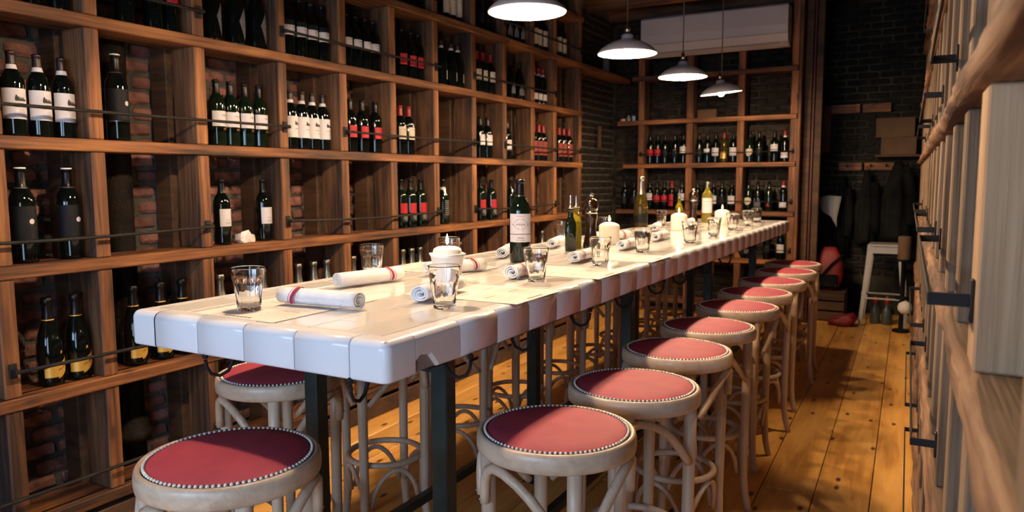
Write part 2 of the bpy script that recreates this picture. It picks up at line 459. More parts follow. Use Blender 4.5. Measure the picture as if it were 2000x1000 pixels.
# front wall; its shop window is unseen, assumed to account for the daylight
wfr = MB()
wfr.box(XW - .1, .55, YF - .12, YF - .0, -.05, 1.05); wfr.box(XW - .1, .55, YF - .12, YF, 2.85, ZC)
wfr.box(XW - .1, -2.45, YF - .12, YF, 1.05, 2.85); wfr.box(.35, .55, YF - .12, YF, 1.05, 2.85)
structure('wall_front', wfr.mesh('wall_front', M_PLASTERD))
wn = structure('assumed_window_1', None)  # unseen window frame added to go with the daylight area light
for a in (-2.45, -1.09, .28):
    board('assumed_window_frame', a, a + .06, YF - .09, YF - .04, 1.05, 2.85, M_IRON, wn, .003)
ceil = structure('ceiling', MB().box(XW - .1, .55, YF, 8.5, ZC, ZC + .1).mesh('ceiling', M_PLASTERD))
for y in [0.2 + .62 * i for i in range(13)]:
    board('joist', XW + .01, .4, y, y + .09, ZC - .16, ZC, W_DARK if y < 4.5 else W_RACK[0], ceil)

# ------------------------------------------------------------------ racks
XL = -2.75
SZ = [0.172, 0.625, 1.09, 1.54, 2.0, 2.43, 2.83]
ST = 0.045
PR = [.46, .92, 1.382, 1.739, 2.211, 2.681, 3.113, 3.539, 3.975, 4.431, 4.859, 5.309, 5.716, 6.230]
PW = .056
rack = thing('wine_rack', 'long orange-brown timber wine rack covering the whole left brick wall', 'wine rack')
for z in SZ:
    if z == SZ[5]:
        board('shelf', XL - .17, XL + .012, .3, 4.88, z - ST, z, W_RACK, rack)
        board('shelf', XL - .17, XL + .0, 4.885, 7.47, z - ST, z, W_RACK, rack)
    else:
        board('shelf', XL - .17 - (.012 if z < .2 else 0), XL + .008 + rnd.uniform(-.003, .003), .3, 6.24, z - ST, z, W_RACK, rack)
for i, y1 in enumerate(PR):
    zz = [0.0] + SZ
    for j in range(len(zz)):
        zb = zz[j]; zt = (zz[j + 1] - ST) if j + 1 < len(zz) else ZC
        if j == 0: continue
        dy = -rnd.uniform(0, .001)
        board('post', XL - .15, XL - .002, y1 - PW + dy, y1 + dy, zb, zt, W_RACK, rack, .005, side=W_SHADED)
    board('wall_stud', XL - .285, XL - .18, y1 - PW - .012, y1 - .01, 0, ZC, W_DARK, rack)
board('base_beam', XL - .15, XL - .01, .3, 6.24, 0.0, .10, W_DARK, rack)
board('end_panel', XL - .16, XL - .03, 6.24, 6.262, 0, ZC, W_RACK, rack)

def bracket_mesh():
    b = MB(); b.box(-.002, .006, -.013, .013, -.026, .026, .002); b.box(.004, .037, -.008, .008, -.008, .008, .002)
    return b.mesh('bracket', M_IRON)
BR = bracket_mesh()
def rod(parent, x, pts, r=.0068):
    m = MB().tube([(x, y, z) for y, z in pts], r, 6).mesh('guard_rod', M_IRON)
    link('guard_rod', m, parent)
def lrod(i0, i1, z, sag=0.0, first=True):
    ya = PR[i0] - PW / 2; yb = PR[i1] - PW / 2
    pts = [(ya + (yb - ya) * t / 8, z - sag * math.sin(PI * t / 8)) for t in range(9)]
    rod(rack, XL + .032, pts)
    for y in (ya, yb): link('bracket', BR, rack, (XL, y, z))
for z, spans in ((2.94, [(2, 5), (6, 9), (10, 12)]), (2.53, [(1, 4), (5, 8), (10, 13)]), (2.10, [(1, 4), (5, 8), (9, 12)]), (1.645, [(1, 5), (6, 9), (10, 13)]),
                 (1.185, [(1, 4), (5, 8), (9, 12)]), (.725, [(2, 6), (7, 10)]), (.275, [(1, 4), (5, 8)])):
    for a, b in spans: lrod(a, b, z, .012 if z == 1.185 else .003)
# cast iron pipe standing behind the second bay
pp = MB(); pp.lathe([(.062, 0), (.062, .26), (.085, .262), (.085, .30), (.074, .31), (.074, .36), (.062, .37), (.062, 2.02), (.074, 2.03), (.074, 2.1), (.062, 2.11), (.062, ZC)], 20)
thing('drain_pipe', 'dark rusty cast-iron pipe running up the brick wall behind the rack', 'pipe', (-2.995, 1.93, 0), me=pp.mesh('drain_pipe', M_PIPE))

# back rack
YR = 7.5
rb = thing('wine_rack', 'timber wine rack across the back wall under the air conditioner', 'wine rack')
PXB = [-2.636, -2.125, -1.616, -1.124]
for z, xl in ((.15, -2.66), (.60, -2.66), (1.07, -2.9), (1.55, -2.83), (2.0, -2.90), (2.45, -2.74)):
    board('shelf', xl, -1.10, YR - .006, YR + .2, z - ST, z, W_RACK, rb)
for x in PXB:
    zz = [0.0, .15, .60, 1.07, 1.55, 2.0, 2.45]
    for j, z in enumerate(zz):
        zt = zz[j + 1] - ST if j < 6 else 2.66
        board('post', x - .033, x + .033, YR, YR + .16, z, zt, W_RACK, rb, .005, side=W_SHADED, side_ax=0)
board('side_post', -1.09, -1.06, YR - .02, YR + .2, 0, ZC, W_RACK, rb)
board('side_post', -1.155, -1.092, YR - .03, YR - .001, 2.45, ZC, W_RACK, rb)
for z in (.70, 1.17, 1.65):
    m = MB().tube([(PXB[0], YR - .032, z), (PXB[1], YR - .034, z), (PXB[3], YR - .032, z)], .0055, 6).mesh('guard_rod', M_IRON)
    link('guard_rod', m, rb)
    for x in (PXB[0], PXB[3]): link('bracket', BR, rb, (x, YR, z), (0, 0, -PI / 2))
# dark door casing beside the back rack and the red-brown strip on it
nk = structure('trim_1', None)
board('casing', -1.055, -.99, 7.62, 7.70, 0, ZC, W_DARK, nk)
board('casing', -.985, -.965, 7.64, 7.70, 0, ZC, plain('dark_red_paint', (.07, .012, .010), .6), nk, label='dark red painted casing')
board('casing', -.96, -.90, 7.66, 7.74, 0, ZC, W_DARK, nk)

# right rack, in a frame turned with the right wall
rr_ = thing('wine_rack', 'weathered timber rack with rough live-edge shelves, close on the right', 'wine rack', (.085, 0, 0), math.atan(SK))
RP = [-.35, .12, .60, 1.14] + [1.53 + .405 * i for i in range(15)]
RZ = [0.20, 0.665, 1.124, 1.555, 2.03, 2.48, 2.9]
def live_shelf(z, prot, seed, far=7.35):
    b = MB(); ny = 150; y0 = -.55
    prof = [(.002, 0.0), (-.35 * prot, -.004), (-.8 * prot, -.016), (-prot, -.030), (-.85 * prot, -.046), (-.2 * prot, -.052), (.03, -.052)]
    vs = []; fs = []
    for i in range(ny + 1):
        y = y0 + (far - y0) * (i / ny) ** 1.25
        ring = [(.25, 0.0), (.06, 0.0)] + prof + [(.25, -.052)]
        for q, (px, pz) in enumerate(ring):
            nx = nz = 0
            if 2 <= q <= 8:
                nx = .010 * noise.noise((y * 2.2, q * .9, seed)) + .006 * noise.noise((y * 9, q * .6, seed + 4))
                nz = .004 * noise.noise((y * 5, q, seed + 9)) if 3 <= q <= 7 else 0
            vs.append((px + nx, y, z + pz + nz))
    n = 10
    for i in range(ny):
        for q in range(n):
            a = i * n + q; b2 = i * n + (q + 1) % n
            fs.append((a, b2, b2 + n, a + n))
    fs.append(tuple(range(n))); fs.append(tuple(ny * n + q for q in range(n))[::-1])
    m = MB(); m.add(vs, fs, 0, True)
    # top face grey, front rough
    for fi in range(len(fs)):
        q = fi % n
        if fi < ny * n and q in (0, 1, 8, 9): m.mi[fi] = 1; m.sm[fi] = False
    return m.mesh('shelf', [W_LIVE, W_GREY[1]])
for i, z in enumerate(RZ):
    link('shelf', live_shelf(z, .026 if z > 1.3 else .018, i * 3.1), rr_)
for i, y in enumerate(RP):
    for j, z in enumerate(RZ):
        zt = RZ[j + 1] - .053 if j < 6 else ZC
        wid = .10 if i == 3 else .085
        if wid + y > 7.3: continue
        board('post', 0.0, .19, y, y + wid, z, zt, W_PALE if i == 3 and j == 2 else W_GREY, rr_, .003)
    board('post', 0.0, .19, y, y + .07, 0, RZ[0] - .053, W_GREY, rr_, .003)
board('end_panel', -.002, .2, 7.36, 7.40, 0, ZC, W_RACK, rr_)
RBM = MB(); RBM.box(-.005, 0.0, -.012, .012, -.030, .030, .002); RBM.box(-.052, -.003, -.003, .003, -.009, .009, .001)
RBM = RBM.mesh('bracket', M_IRONG)
def rbar(y0, y1, z):
    for y in (y0, y1): link('bracket', RBM, rr_, (0, y, z))
    m = MB().box(-.056, -.051, y0 - .003, y1 + .003, z - .009, z + .009, .001)
    link('guard_bar', m.mesh('guard_bar', M_IRONG), rr_)
pr = lambda k: RP[k] + .035
for z, spans in ((.29, [(2, 5), (6, 9), (10, 13)]), (.755, [(1, 3), (5, 8), (9, 12)]), (1.215, [(3, 6), (7, 10), (11, 14)]), (1.65, [(2, 5), (7, 10), (11, 14)]), (2.13, [(4, 7), (8, 11)]), (2.6, [(4, 7), (8, 11)])):
    for a, b in spans: rbar(pr(a), pr(b), z)
for a, b in ((0, 3),): rbar(pr(a), .98, .78)
nb = MB()
nb.v = []; nb.lathe([(0, 0), (.03, .0), (.042, .012), (.04, .03), (.02, .042), (0, .044)], 14)
thing('folded_cloth', 'pale blurred bundle on the upper right shelf at the corner of the photo', 'cloth', (.125, .93, 1.5555), me=nb.mesh('folded_cloth', M_CLOTHW))

# ------------------------------------------------------------------ table
TX0, TX1, TY0, TY1, TZ = -1.795, -.95, 1.172, 6.31, 1.05
table = thing('communal_table', 'long high table with white glazed tile top and dark steel legs', 'table', (-1.37, 3.74, 0))
def tl(name, me, x=0, y=0, z=0, rz=0):
    return link(name, me, table, (x + 1.37, y - 3.74, z), (0, 0, rz))
tl('grout_bed', MB().box(TX0 + .012, TX1 - .012, TY0 + .012, TY1 - .012, .962, TZ - .0025).mesh('grout_bed', M_GROUT))
tl('underframe', MB().box(TX0 + .2, TX1 - .08, TY0 + .25, TY1 - .2, .925, .962, .002).mesh('underframe', M_STEEL))
BW = .052
nx, ny = 7, 25
tw = (TX1 - TX0 - 2 * BW) / nx; tlh = (TY1 - TY0 - 2 * BW) / ny
def tile(w_, l_):
    return MB().box(-w_ / 2, w_ / 2, -l_ / 2, l_ / 2, -.008, 0, .0014).mesh('tile', M_TILE)
tfull, thalf = tile(tw - .0032, tlh - .0032), tile(tw - .0032, tlh / 2 - .0032)
for i in range(nx):
    x = TX0 + BW + tw * (i + .5)
    off = .5 if i % 2 else 0
    j = 0.0
    while j < ny - 1e-6:
        h = .5 if (off and (j == 0 or j >= ny - .6)) else 1.0
        tl('tile', tfull if h == 1 else thalf, x, TY0 + BW + tlh * (j + h / 2), TZ + rnd.uniform(-.0006, .0003))
        j += h
def edge_prof(h=.09, bot=None):
    """cross-section (outward coordinate, z): bullnosed top and eased bottom"""
    r = .020; b = h if bot is None else bot
    p = [(-BW + .0012, 0)]
    for k in range(7):
        a = PI / 2 * k / 6
        p.append((-r + r * math.sin(a), -r + r * math.cos(a)))
    rb_ = .007
    p += [(0, -b + rb_), (-.002, -b + .002), (-rb_, -b), (-.014, -b), (-.014, -.012), (-BW + .0012, -.010)]
    return p
def edge_tile(length, broken=False):
    m = MB(); p = edge_prof()
    if not broken:
        n = len(p); L = length / 2
        ys = [-L, -L + .0015, L - .0015, L]; sc = [.0015, 0, 0, .0015]
        vs = []
        for y, s_ in zip(ys, sc):
            for (a, b) in p: vs.append((a - s_ * (1 if a > -.02 else 0), y, b - s_ * (1 if b > -.02 else -0)))
        fs = []
        for i in range(3):
            for q in range(n):
                a = i * n + q; b2 = i * n + (q + 1) % n
                fs.append((a, b2, b2 + n, a + n))
        fs.append(tuple(range(n))); fs.append(tuple(3 * n + q for q in range(n))[::-1])
        m.add(vs, fs, 0, False)
        for q in range(len(fs)): m.sm[q] = n <= q < 2 * n and 1 <= q % n <= 9
        return m.mesh('edge_tile', M_EDGE)
    # chipped tile: lower half broken away along a sloping line
    L = length / 2; ys = [-L, -L + .02, -L + .055, -L + .085, L]; bots = [.062, .050, .056, .088, .090]
    n = len(p); vs = []; fs = []
    for y, bb in zip(ys, bots):
        for (a, b) in edge_prof(bot=bb): vs.append((a, y, b))
    for i in range(4):
        for q in range(n):
            a = i * n + q; b2 = i * n + (q + 1) % n
            fs.append((a, b2, b2 + n, a + n))
    fs.append(tuple(range(n))); fs.append(tuple(4 * n + q for q in range(n))[::-1])
    m.add(vs, fs, 0, False)
    return m.mesh('edge_tile', M_EDGE)
ELEN = .1735
CR = .10                                       # corner tiles
nside = round((TY1 - TY0 - 2 * CR) / ELEN); el = (TY1 - TY0 - 2 * CR) / nside
nend = 4; ee = (TX1 - TX0 - 2 * CR) / nend
em, eem, ebr = edge_tile(el - .003), edge_tile(ee - .003), edge_tile(el - .003, True)
for i in range(nside):
    y = TY0 + CR + el * (i + .5)
    tl('edge_tile', ebr if i == 0 else em, TX1, y, TZ + rnd.uniform(-.001, .0005))
    tl('edge_tile', em, TX0, y, TZ, PI)
for i in range(nend):
    x = TX0 + CR + ee * (i + .5)
    tl('edge_tile', eem, x, TY0, TZ + rnd.uniform(-.001, .0005), -PI / 2)
    tl('edge_tile', eem, x, TY1, TZ, PI / 2)
def corner_tile():
    """rounded corner piece; local origin at the outer corner, body towards -x, +y"""
    m = MB(); prof = edge_prof(); R = .022; L = CR - .0015
    path = [(0, 1, 0, L)]                      # (nx, .., )
    secs = [((0.0, L), (1, 0)), ((0.0, R), (1, 0))]
    for k in range(1, 6):
        a = -PI / 2 * k / 6
        secs.append(((-R + R * math.cos(a), R + R * math.sin(a)), (math.cos(a), math.sin(a))))
    secs += [((-R, 0.0), (0, -1)), ((-L, 0.0), (0, -1))]
    P = [(a, b) for a, b in prof if a > -.021][:-1]
    vs = []; n = len(P)
    for (c, d) in secs:
        for (a, b) in P: vs.append((c[0] + d[0] * a, c[1] + d[1] * a, b))
    fs = [(i * n + q, i * n + q + 1, (i + 1) * n + q + 1, (i + 1) * n + q) for i in range(len(secs) - 1) for q in range(n - 1)]
    m.add(vs, fs, 0, True)
    top = [vs[i * n] for i in range(len(secs))] + [(-L, .05, 0), (-.05, .05, 0), (-.05, L, 0)]
    m.add(top, [tuple(range(len(top)))], 0)
    return m.mesh('corner_tile', M_EDGE)
ct = corner_tile()
tl('corner_tile', ct, TX1, TY0, TZ); tl('corner_tile', ct, TX0, TY0, TZ, -PI / 2)
tl('corner_tile', ct, TX1, TY1, TZ, PI / 2); tl('corner_tile', ct, TX0, TY1, TZ, PI)
LEGY = [1.53, 2.90, 4.23, 5.47]
for y in LEGY:
    for x in (-1.074, -1.522):
        tl('leg', MB().box(-.024, .024, 0, .048, 0, .93, .0035).mesh('leg', M_STEEL), x, y)
        tl('foot_plate', MB().box(-.04, .04, -.016, .064, 0, .008, .002).mesh('foot_plate', M_STEEL), x, y)
    tl('cross_bar', MB().box(-1.51, -1.09, y + .008, y + .04, .885, .925, .002).mesh('cross_bar', M_STEEL))
for x, z in ((-1.522, .25), (-1.074, .25)):
    for a, b in zip(LEGY[:-1], LEGY[1:]):
        tl('stretcher', MB().box(x - .016, x + .016, a + .05, b - .002, z - .016, z + .016, .003).mesh('stretcher', M_STEEL))
hook = MB()
hook.tube([(-.035, 0, .0), (-.03, 0, -.022), (-.02, 0, -.042), (0, 0, -.052), (.02, 0, -.045), (.030, 0, -.026), (.032, 0, -.008)], [.0052, .005, .0045, .0042, .0042, .0042, .0045], 8)
hook.lathe([(0, -.004), (.006, -.004), (.0075, 0.002), (.005, .008), (0, .009)], 10, c=(.032, 0))
hook.box(-.045, -.025, -.008, .008, -.006, 0.001, .001)
hook = hook.mesh('coat_hook', M_IRON)
for y in (1.47, 1.80, 2.20, 2.60, 2.98, 3.32, 3.75, 4.2, 4.7, 5.2):
    tl('coat_hook', hook, TX1 - .022, y, .956, .35)
for x, a in ((-1.50, -PI / 2 - .5), (-1.055, -PI / 2 + .1)):
    tl('coat_hook', hook, x, TY0 + .035, .956, a)
for y in (1.7, 2.2, 2.7, 3.2, 3.7): tl('coat_hook', hook, TX0 + .022, y, .956, PI)

# ------------------------------------------------------------------ stools
def stool_meshes():
    D = {}
    m = MB()
    prof = [(.150, .728), (.176, .722), (.190, .722), (.1965, .727), (.198, .738), (.198, .752), (.196, .763), (.193, .7685), (.188, .7705), (.1845, .770), (.1825, .766), (.176, .764)]
    m.lathe(prof + [(.150, .764), (.150, .728)], 64, cap=False)
    D['seat_frame'] = m.mesh('seat_frame', W_STOOLR)
    m = MB(); m.lathe([(0, .735), (.179, .735), (.1795, .765), (.176, .7690), (.166, .7725), (.14, .7760), (.10, .7785), (.05, .7800), (0.0, .7805)], 56)
    D['cushion'] = m.mesh('cushion', M_LEATHER)
    m = MB()
    m.lathe([(.173, .7655), (.1815, .7660), (.1820, .7680), (.173, .7712)], 64, mi=1, cap=False)
    for k in range(96):
        a = 2 * PI * k / 96
        c, s_ = math.cos(a), math.sin(a)
        r = .0041
        ring = []
        top = (.1773 * c, .1773 * s_, .7745)
        for q in range(6):
            b = 2 * PI * q / 6
            ring.append((.1773 * c + r * math.cos(b), .1773 * s_ + r * math.sin(b), .7695))
        mid = [(.1773 * c + r * .75 * math.cos(2 * PI * q / 6), .1773 * s_ + r * .75 * math.sin(2 * PI * q / 6), .7728) for q in range(6)]
        m.add(ring + mid + [top], [(q, (q + 1) % 6, 6 + (q + 1) % 6, 6 + q) for q in range(6)] + [(6 + q, 6 + (q + 1) % 6, 12) for q in range(6)], 0, True)
    D['nail_trim'] = m.mesh('nail_trim', [M_NAIL, M_NAILBED])
    rl = .170
    zs = [(.172, .728), (.171, .60), (.169, .40), (.168, .22), (.170, .14), (.177, .075), (.188, .03), (.196, 0.0)]
    D['leg'] = MB().tube([(r, 0, z) for r, z in zs], [.0185, .0185, .0175, .0165, .016, .0155, .0145, .0135], 14).mesh('leg', W_STOOL)
    # brace: hooked end at angle 0, low end at angle 90
    pts = []
    def P(deg, r, z): a = math.radians(deg); return (r * math.cos(a), r * math.sin(a), z)
    key = [(8, .186, .605), (8.5, .187, .635), (10, .187, .665), (15, .186, .694), (23, .183, .706), (33, .180, .702), (45, .177, .684), (56, .175, .655), (66, .175, .618), (74, .177, .588), (80, .180, .566)]
    D['brace'] = MB().tube([P(*k_) for k_ in key], [.0125, .0125, .0125, .0125, .0125, .0125, .0125, .0125, .012, .0115, .0105], 10).mesh('brace', W_STOOL)
    scr = MB().lathe([(0, -.001), (.0035, -.001), (.003, .0015), (0, .002)], 8)
    scr.v = [(z + .1995, y, x + .615) for x, y, z in scr.v]
    D['screw'] = scr.mesh('screw', M_SCREW)
    m = MB(); m.tube([P(360 * k_ / 40, .140, .325) for k_ in range(40)], .0115, 9, closed=True)
    D['foot_ring'] = m.mesh('foot_ring', W_STOOL)
    pts = []
    for k_ in range(13):
        t = k_ / 12; a = 5 + 80 * t
        pts.append(P(a, .145 - .006 * math.sin(PI * t), .165 + .138 * math.sin(PI * t) ** .62))
    D['lower_arch'] = MB().tube(pts, .0095, 8).mesh('lower_arch', W_STOOL)
    return D
SM = stool_meshes()
def stool(x, y, leg_deg, label, group):
    t = thing('bar_stool', label, 'bar stool', (x, y, 0), math.radians(leg_deg), group)
    for n_ in ('seat_frame', 'cushion', 'nail_trim', 'foot_ring'): link(n_, SM[n_], t)
    for k_ in range(4):
        a = PI / 2 * k_
        link('leg', SM['leg'], t, rot=(0, 0, a))
        link('lower_arch', SM['lower_arch'], t, rot=(0, 0, a))
    for k_ in (1, 3):                           # braces drop to the legs at 0 and 180 degrees, hook over those at 90 and 270
        a = PI / 2 * k_
        b1 = link('brace', SM['brace'], t, rot=(0, 0, a)); link('screw', SM['screw'], b1, rot=(0, 0, math.radians(8)))
        b2 = link('brace', SM['brace'], t, rot=(0, 0, a)); b2.scale = (1, -1, 1); link('screw', SM['screw'], b2, rot=(0, 0, math.radians(8)))
    return t
right_row = [(-.774, 1.609, -50), (-.741, 2.076, 2), (-.767, 2.605, -58), (-.78, 3.089, -6), (-.778, 3.643, -48), (-.793, 4.144, 12), (-.795, 4.66, -30), (-.797, 5.2, 20), (-.83, 5.72, -12)]
GR = 'bar stools along the aisle side of the table'
for i, (x, y, a) in enumerate(right_row):
    nm = ['nearest', 'second nearest', 'third nearest', 'fourth nearest', 'fifth nearest', 'fourth from the far end', 'third from the far end', 'next to last', 'farthest'][i]
    stool(x, y, a, 'red-seated bentwood bar stool, %s in the row on the aisle side' % nm, GR)
stool(-1.337, 1.094, -32, 'large foreground red-seated bar stool at the near end of the table', 'bar stools at the table')
left_row = [(-1.80, 1.68, -50), (-1.80, 2.20, -78), (-1.79, 2.72, -20), (-1.78, 3.22, -60), (-1.79, 3.72, -5), (-1.78, 4.22, -35), (-1.78, 4.72, -70), (-1.78, 5.22, -15), (-1.78, 5.74, -50)]
for i, (x, y, a) in enumerate(left_row):
    nm = ['nearest', 'second', 'third', 'fourth', 'fifth', 'sixth', 'seventh', 'eighth', 'ninth'][i]
    stool(x, y, a, 'bentwood bar stool tucked under the wine-rack side of the table, %s one' % nm, 'bar stools along the rack side of the table')

# ------------------------------------------------------------------ bottles
BORD = [(0, .006), (.026, .003), (.034, 0), (.0375, .004), (.038, .012), (.038, .186), (.0365, .200), (.031, .215), (.023, .228), (.0175, .238), (.0150, .250), (.0142, .280), (.0142, .288), (.0158, .289), (.0158, .297), (.0135, .300), (0, .300)]
BURG = [(0, .006), (.030, .003), (.037, 0), (.0405, .004), (.041, .012), (.041, .150), (.039, .168), (.034, .190), (.026, .213), (.019, .234), (.0150, .255), (.0142, .285), (.0158, .287), (.0158, .297), (.0135, .300), (0, .300)]
SPARK = [(0, .006), (.032, .003), (.040, 0), (.0445, .005), (.045, .014), (.045, .120), (.0435, .150), (.039, .178), (.031, .208), (.0225, .234), (.0175, .255), (.0160, .275), (.0155, .300), (.0160, .303), (.0192, .306), (.0196, .318), (.0180, .326), (.0150, .331), (0, .333)]
def scaled(p, sr, sz): return [(r * sr, z * sz) for r, z in p]
def rad_at(prof, z):
    for (r0, z0), (r1, z1) in zip(prof[2:-1], prof[3:]):
        if z0 <= z <= z1 and z1 > z0: return r0 + (r1 - r0) * (z - z0) / (z1 - z0)
    return prof[5][0]
def sleeve(prof, z0, z1, off=.0007, close=True):
    p = [(rad_at(prof, z0) + off, z0)] + [(r + off, z) for r, z in prof[3:-2] if z0 < z < z1] + [(rad_at(prof, z1) + off, z1)]
    if close: p += [(0, z1 + .0008)]
    return p
def patch(r, a0, a1, z0, z1, n=14, mi=0):
    """label paper wrapped on the bottle; z0/z1 numbers or functions of t"""
    f0 = z0 if callable(z0) else (lambda t: z0); f1 = z1 if callable(z1) else (lambda t: z1)
    vs = []
    for k_ in range(n + 1):
        t = k_ / n; a = math.radians(a0 + (a1 - a0) * t)
        for zz in (f0(t), f1(t)): vs.append((r * math.cos(a), r * math.sin(a), zz))
    return vs, [(2 * k_, 2 * k_ + 2, 2 * k_ + 3, 2 * k_ + 1) for k_ in range(n)]
def text_pts(s, size):
    cu = bpy.data.curves.new('t', 'FONT'); cu.body = s; cu.size = size; cu.align_x = 'CENTER'; cu.resolution_u = 2
    ob = bpy.data.objects.new('t', cu); COL.objects.link(ob)
    dg = bpy.context.evaluated_depsgraph_get()
    me = ob.evaluated_get(dg).to_mesh()
    vs = [tuple(v.co) for v in me.vertices]; fs = [tuple(p.vertices) for p in me.polygons]
    ob.evaluated_get(dg).to_mesh_clear()
    bpy.data.objects.remove(ob); bpy.data.curves.remove(cu)
    return vs, fs
def wrap_text(mb, s, size, r, deg, z, mi=0, slope=0.0, stretch=1.0):
    vs, fs = text_pts(s, size)
    out = []
    for x, y, _ in vs:
        x *= stretch
        a = math.radians(deg) + x / r
        out.append((r * math.cos(a), r * math.sin(a), z + y + slope * x))
    mb.add(out, fs, mi)
def wrap_quad(mb, r, deg0, deg1, z0, z1, mi=0, n=6, f0=None, f1=None):
    v, f = patch(r, deg0, deg1, f0 or z0, f1 or z1, n); mb.add(v, f, mi)

BT = {}
def bottle_type(key, prof, glass, capsule=None, cap=None, bands=(), labels=None):
    parts = [('bottle_glass', MB().lathe(prof, 28).mesh('bottle_glass', glass))]
    if cap is not None:
        parts.append(('capsule', MB().lathe(sleeve(prof, *cap), 20, cap=False).mesh('capsule', capsule)))
    for nm, z0, z1, m_ in bands:
        off = .0016 if nm == 'top_cap' else .0012
        parts.append((nm, MB().lathe(sleeve(prof, z0, z1, off, close=(nm == 'top_cap')), 20, cap=False).mesh(nm, m_)))
    for nm, mb, mats in (labels or []):
        parts.append((nm, mb.mesh(nm, mats)))
    BT[key] = parts
LB = lambda: MB()
R0 = .038
def lab_chateau():
    m = LB(); r = R0 + .0008
    wrap_quad(m, r, -82, 88, .062, .168, n=20)
    p = LB(); r2 = r + .0004
    # engraved estate: hill, long building, trees
    hill = lambda t: .128 + .016 * math.sin(PI * t) ** .8
    wrap_quad(p, r2, -12, 46, 0, 0, n=10, f0=lambda t: .124, f1=lambda t: .131 + .012 * math.sin(PI * min(1, t * 1.2)) * (.6 + .4 * math.sin(9 * t)), mi=0)
    wrap_quad(p, r2, -14, 2, .126, .147, mi=0, n=3, f1=lambda t: .134 + .013 * math.sin(PI * t))
    wrap_quad(p, r2 + .0002, 6, 34, .133, .138, mi=1, n=4)
    wrap_text(p, 'CAMPOSIO', .0095, r2, 16, .101)
    for q, (a0, a1, z) in enumerate(((2, 30, .116), (6, 32, .092), (0, 38, .085), (20, 50, .074))):
        wrap_quad(p, r2, a0, a1, z, z + .0016, mi=1)
    return [('label', m, M_LWHITE), ('label_print', p, [M_INK, M_INKL])]
bottle_type('chateau', BORD, M_BOTTLE, M_CAPSM, (.250, .2985), [('neck_band', .236, .252, M_LWHITE)], lab_chateau())
DOT = scaled(BORD, 1.12, 1.15)
def lab_dot():
    r = R0 * 1.12 + .0008
    m = LB(); wrap_quad(m, r, -100, 100, .078, .205, n=22)
    p = LB()
    n = 14; c = (18, .150); rr = .0095
    vs = [(r * 1.012 * math.cos(math.radians(c[0])), r * 1.012 * math.sin(math.radians(c[0])), c[1])]
    for q in range(n):
        a = math.radians(c[0]) + rr * math.cos(2 * PI * q / n) / r
        vs.append(((r + .0004) * math.cos(a), (r + .0004) * math.sin(a), c[1] + rr * math.sin(2 * PI * q / n)))
    p.add(vs, [(0, 1 + q, 1 + (q + 1) % n) for q in range(n)], 0)
    g = LB(); wrap_quad(g, r + .0004, -80, 80, .0775, .0805, n=16)
    wrap_quad(g, r + .0006, 12, 24, .1495, .1505, n=3, mi=0)
    return [('label', m, M_LBLACK), ('label_dot', p, M_LWHITE), ('silver_ring', g, M_CAPSS)]
bottle_type('dot', DOT, M_BOTTLE, M_CAPS, (.272, .343), [('neck_ring', .268, .273, M_CAPSS), ('top_cap', .3385, .3435, M_CAPSW)], lab_dot())
def lab_metsos():
    r = R0 + .0008
    m = LB(); wrap_quad(m, r, -75, 75, .090, .158, n=18)
    p = LB(); wrap_text(p, 'metsos', .0135, r + .0004, 18, .136)
    wrap_quad(p, r + .0004, -8, 40, 0, 0, n=6, mi=1, f0=lambda t: .1125 - .0025 * t, f1=lambda t: .1145 + .0045 * t)
    for z in (.104, .100): wrap_quad(p, r + .0004, -4, 36, z, z + .001, mi=2)
    g = LB(); wrap_quad(g, r, 0, 32, 0, 0, n=8, f0=lambda t: .070 + .004 * abs(math.sin(7 * t)), f1=lambda t: .079 + .006 * math.sin(11 * t) ** 2)
    return [('label', m, M_LWHITE), ('label_print', p, [M_INK, M_INKR, M_INKL]), ('gold_print', g, M_LGOLD)]
bottle_type('metsos', BORD, M_BOTTLEG, M_CAPS, (.238, .2985), (), lab_metsos())
def simple_label(z0, z1, half=70, mat=None, lines=True, c=10, r=R0, ink=None, text=None):
    m = LB(); wrap_quad(m, r + .0008, c - half, c + half, z0, z1, n=16)
    out = [('label', m, mat)]
    if lines:
        p = LB(); h = z1 - z0
        for q, f in enumerate((.75, .55, .42, .25)):
            wrap_quad(p, r + .0012, c - half * (.5 - .08 * q), c + half * (.5 - .1 * q), z0 + h * f, z0 + h * f + .0022 * (2 if q == 0 else 1))
        out.append(('label_print', p, ink or M_INKL))
    return out
bottle_type('red', BORD, M_BOTTLE, M_CAPS, (.238, .2985), (), simple_label(.085, .150, 65, M_LRED, ink=plain('dark_red_ink', (.30, .01, .012), .7)))
bottle_type('redtall', BORD, M_BOTTLEG, M_CAPS, (.238, .2985), (), simple_label(.090, .152, 65, M_LRED, ink=plain('dark_red_ink', (.30, .01, .012), .7)) + [('lower_label', (lambda m: (wrap_quad(m, R0 + .0006, -30, 50, 0, 0, n=8, f0=lambda t: .038 + .02 * abs(t - .5) * 2, f1=lambda t: .084), m)[1])(LB()), M_LGREY)])
bottle_type('redhi', BORD, M_BOTTLE, M_CAPS, (.238, .2985), (), simple_label(.120, .160, 65, M_LRED, lines=False))
bottle_type('redlow', BORD, M_BOTTLE, M_CAPSR, (.238, .2985), (), simple_label(.050, .165, 78, M_LREDB, ink=plain('brown_ink', (.14, .02, .01), .7)))
bottle_type('cream', BORD, M_BOTTLE, M_CAPSR, (.238, .2985), (), simple_label(.095, .170, 62, M_LCREAM))
bottle_type('creambox', BORD, M_BOTTLE, M_CAPS, (.238, .2985), (), simple_label(.050, .175, 72, M_LCREAM))
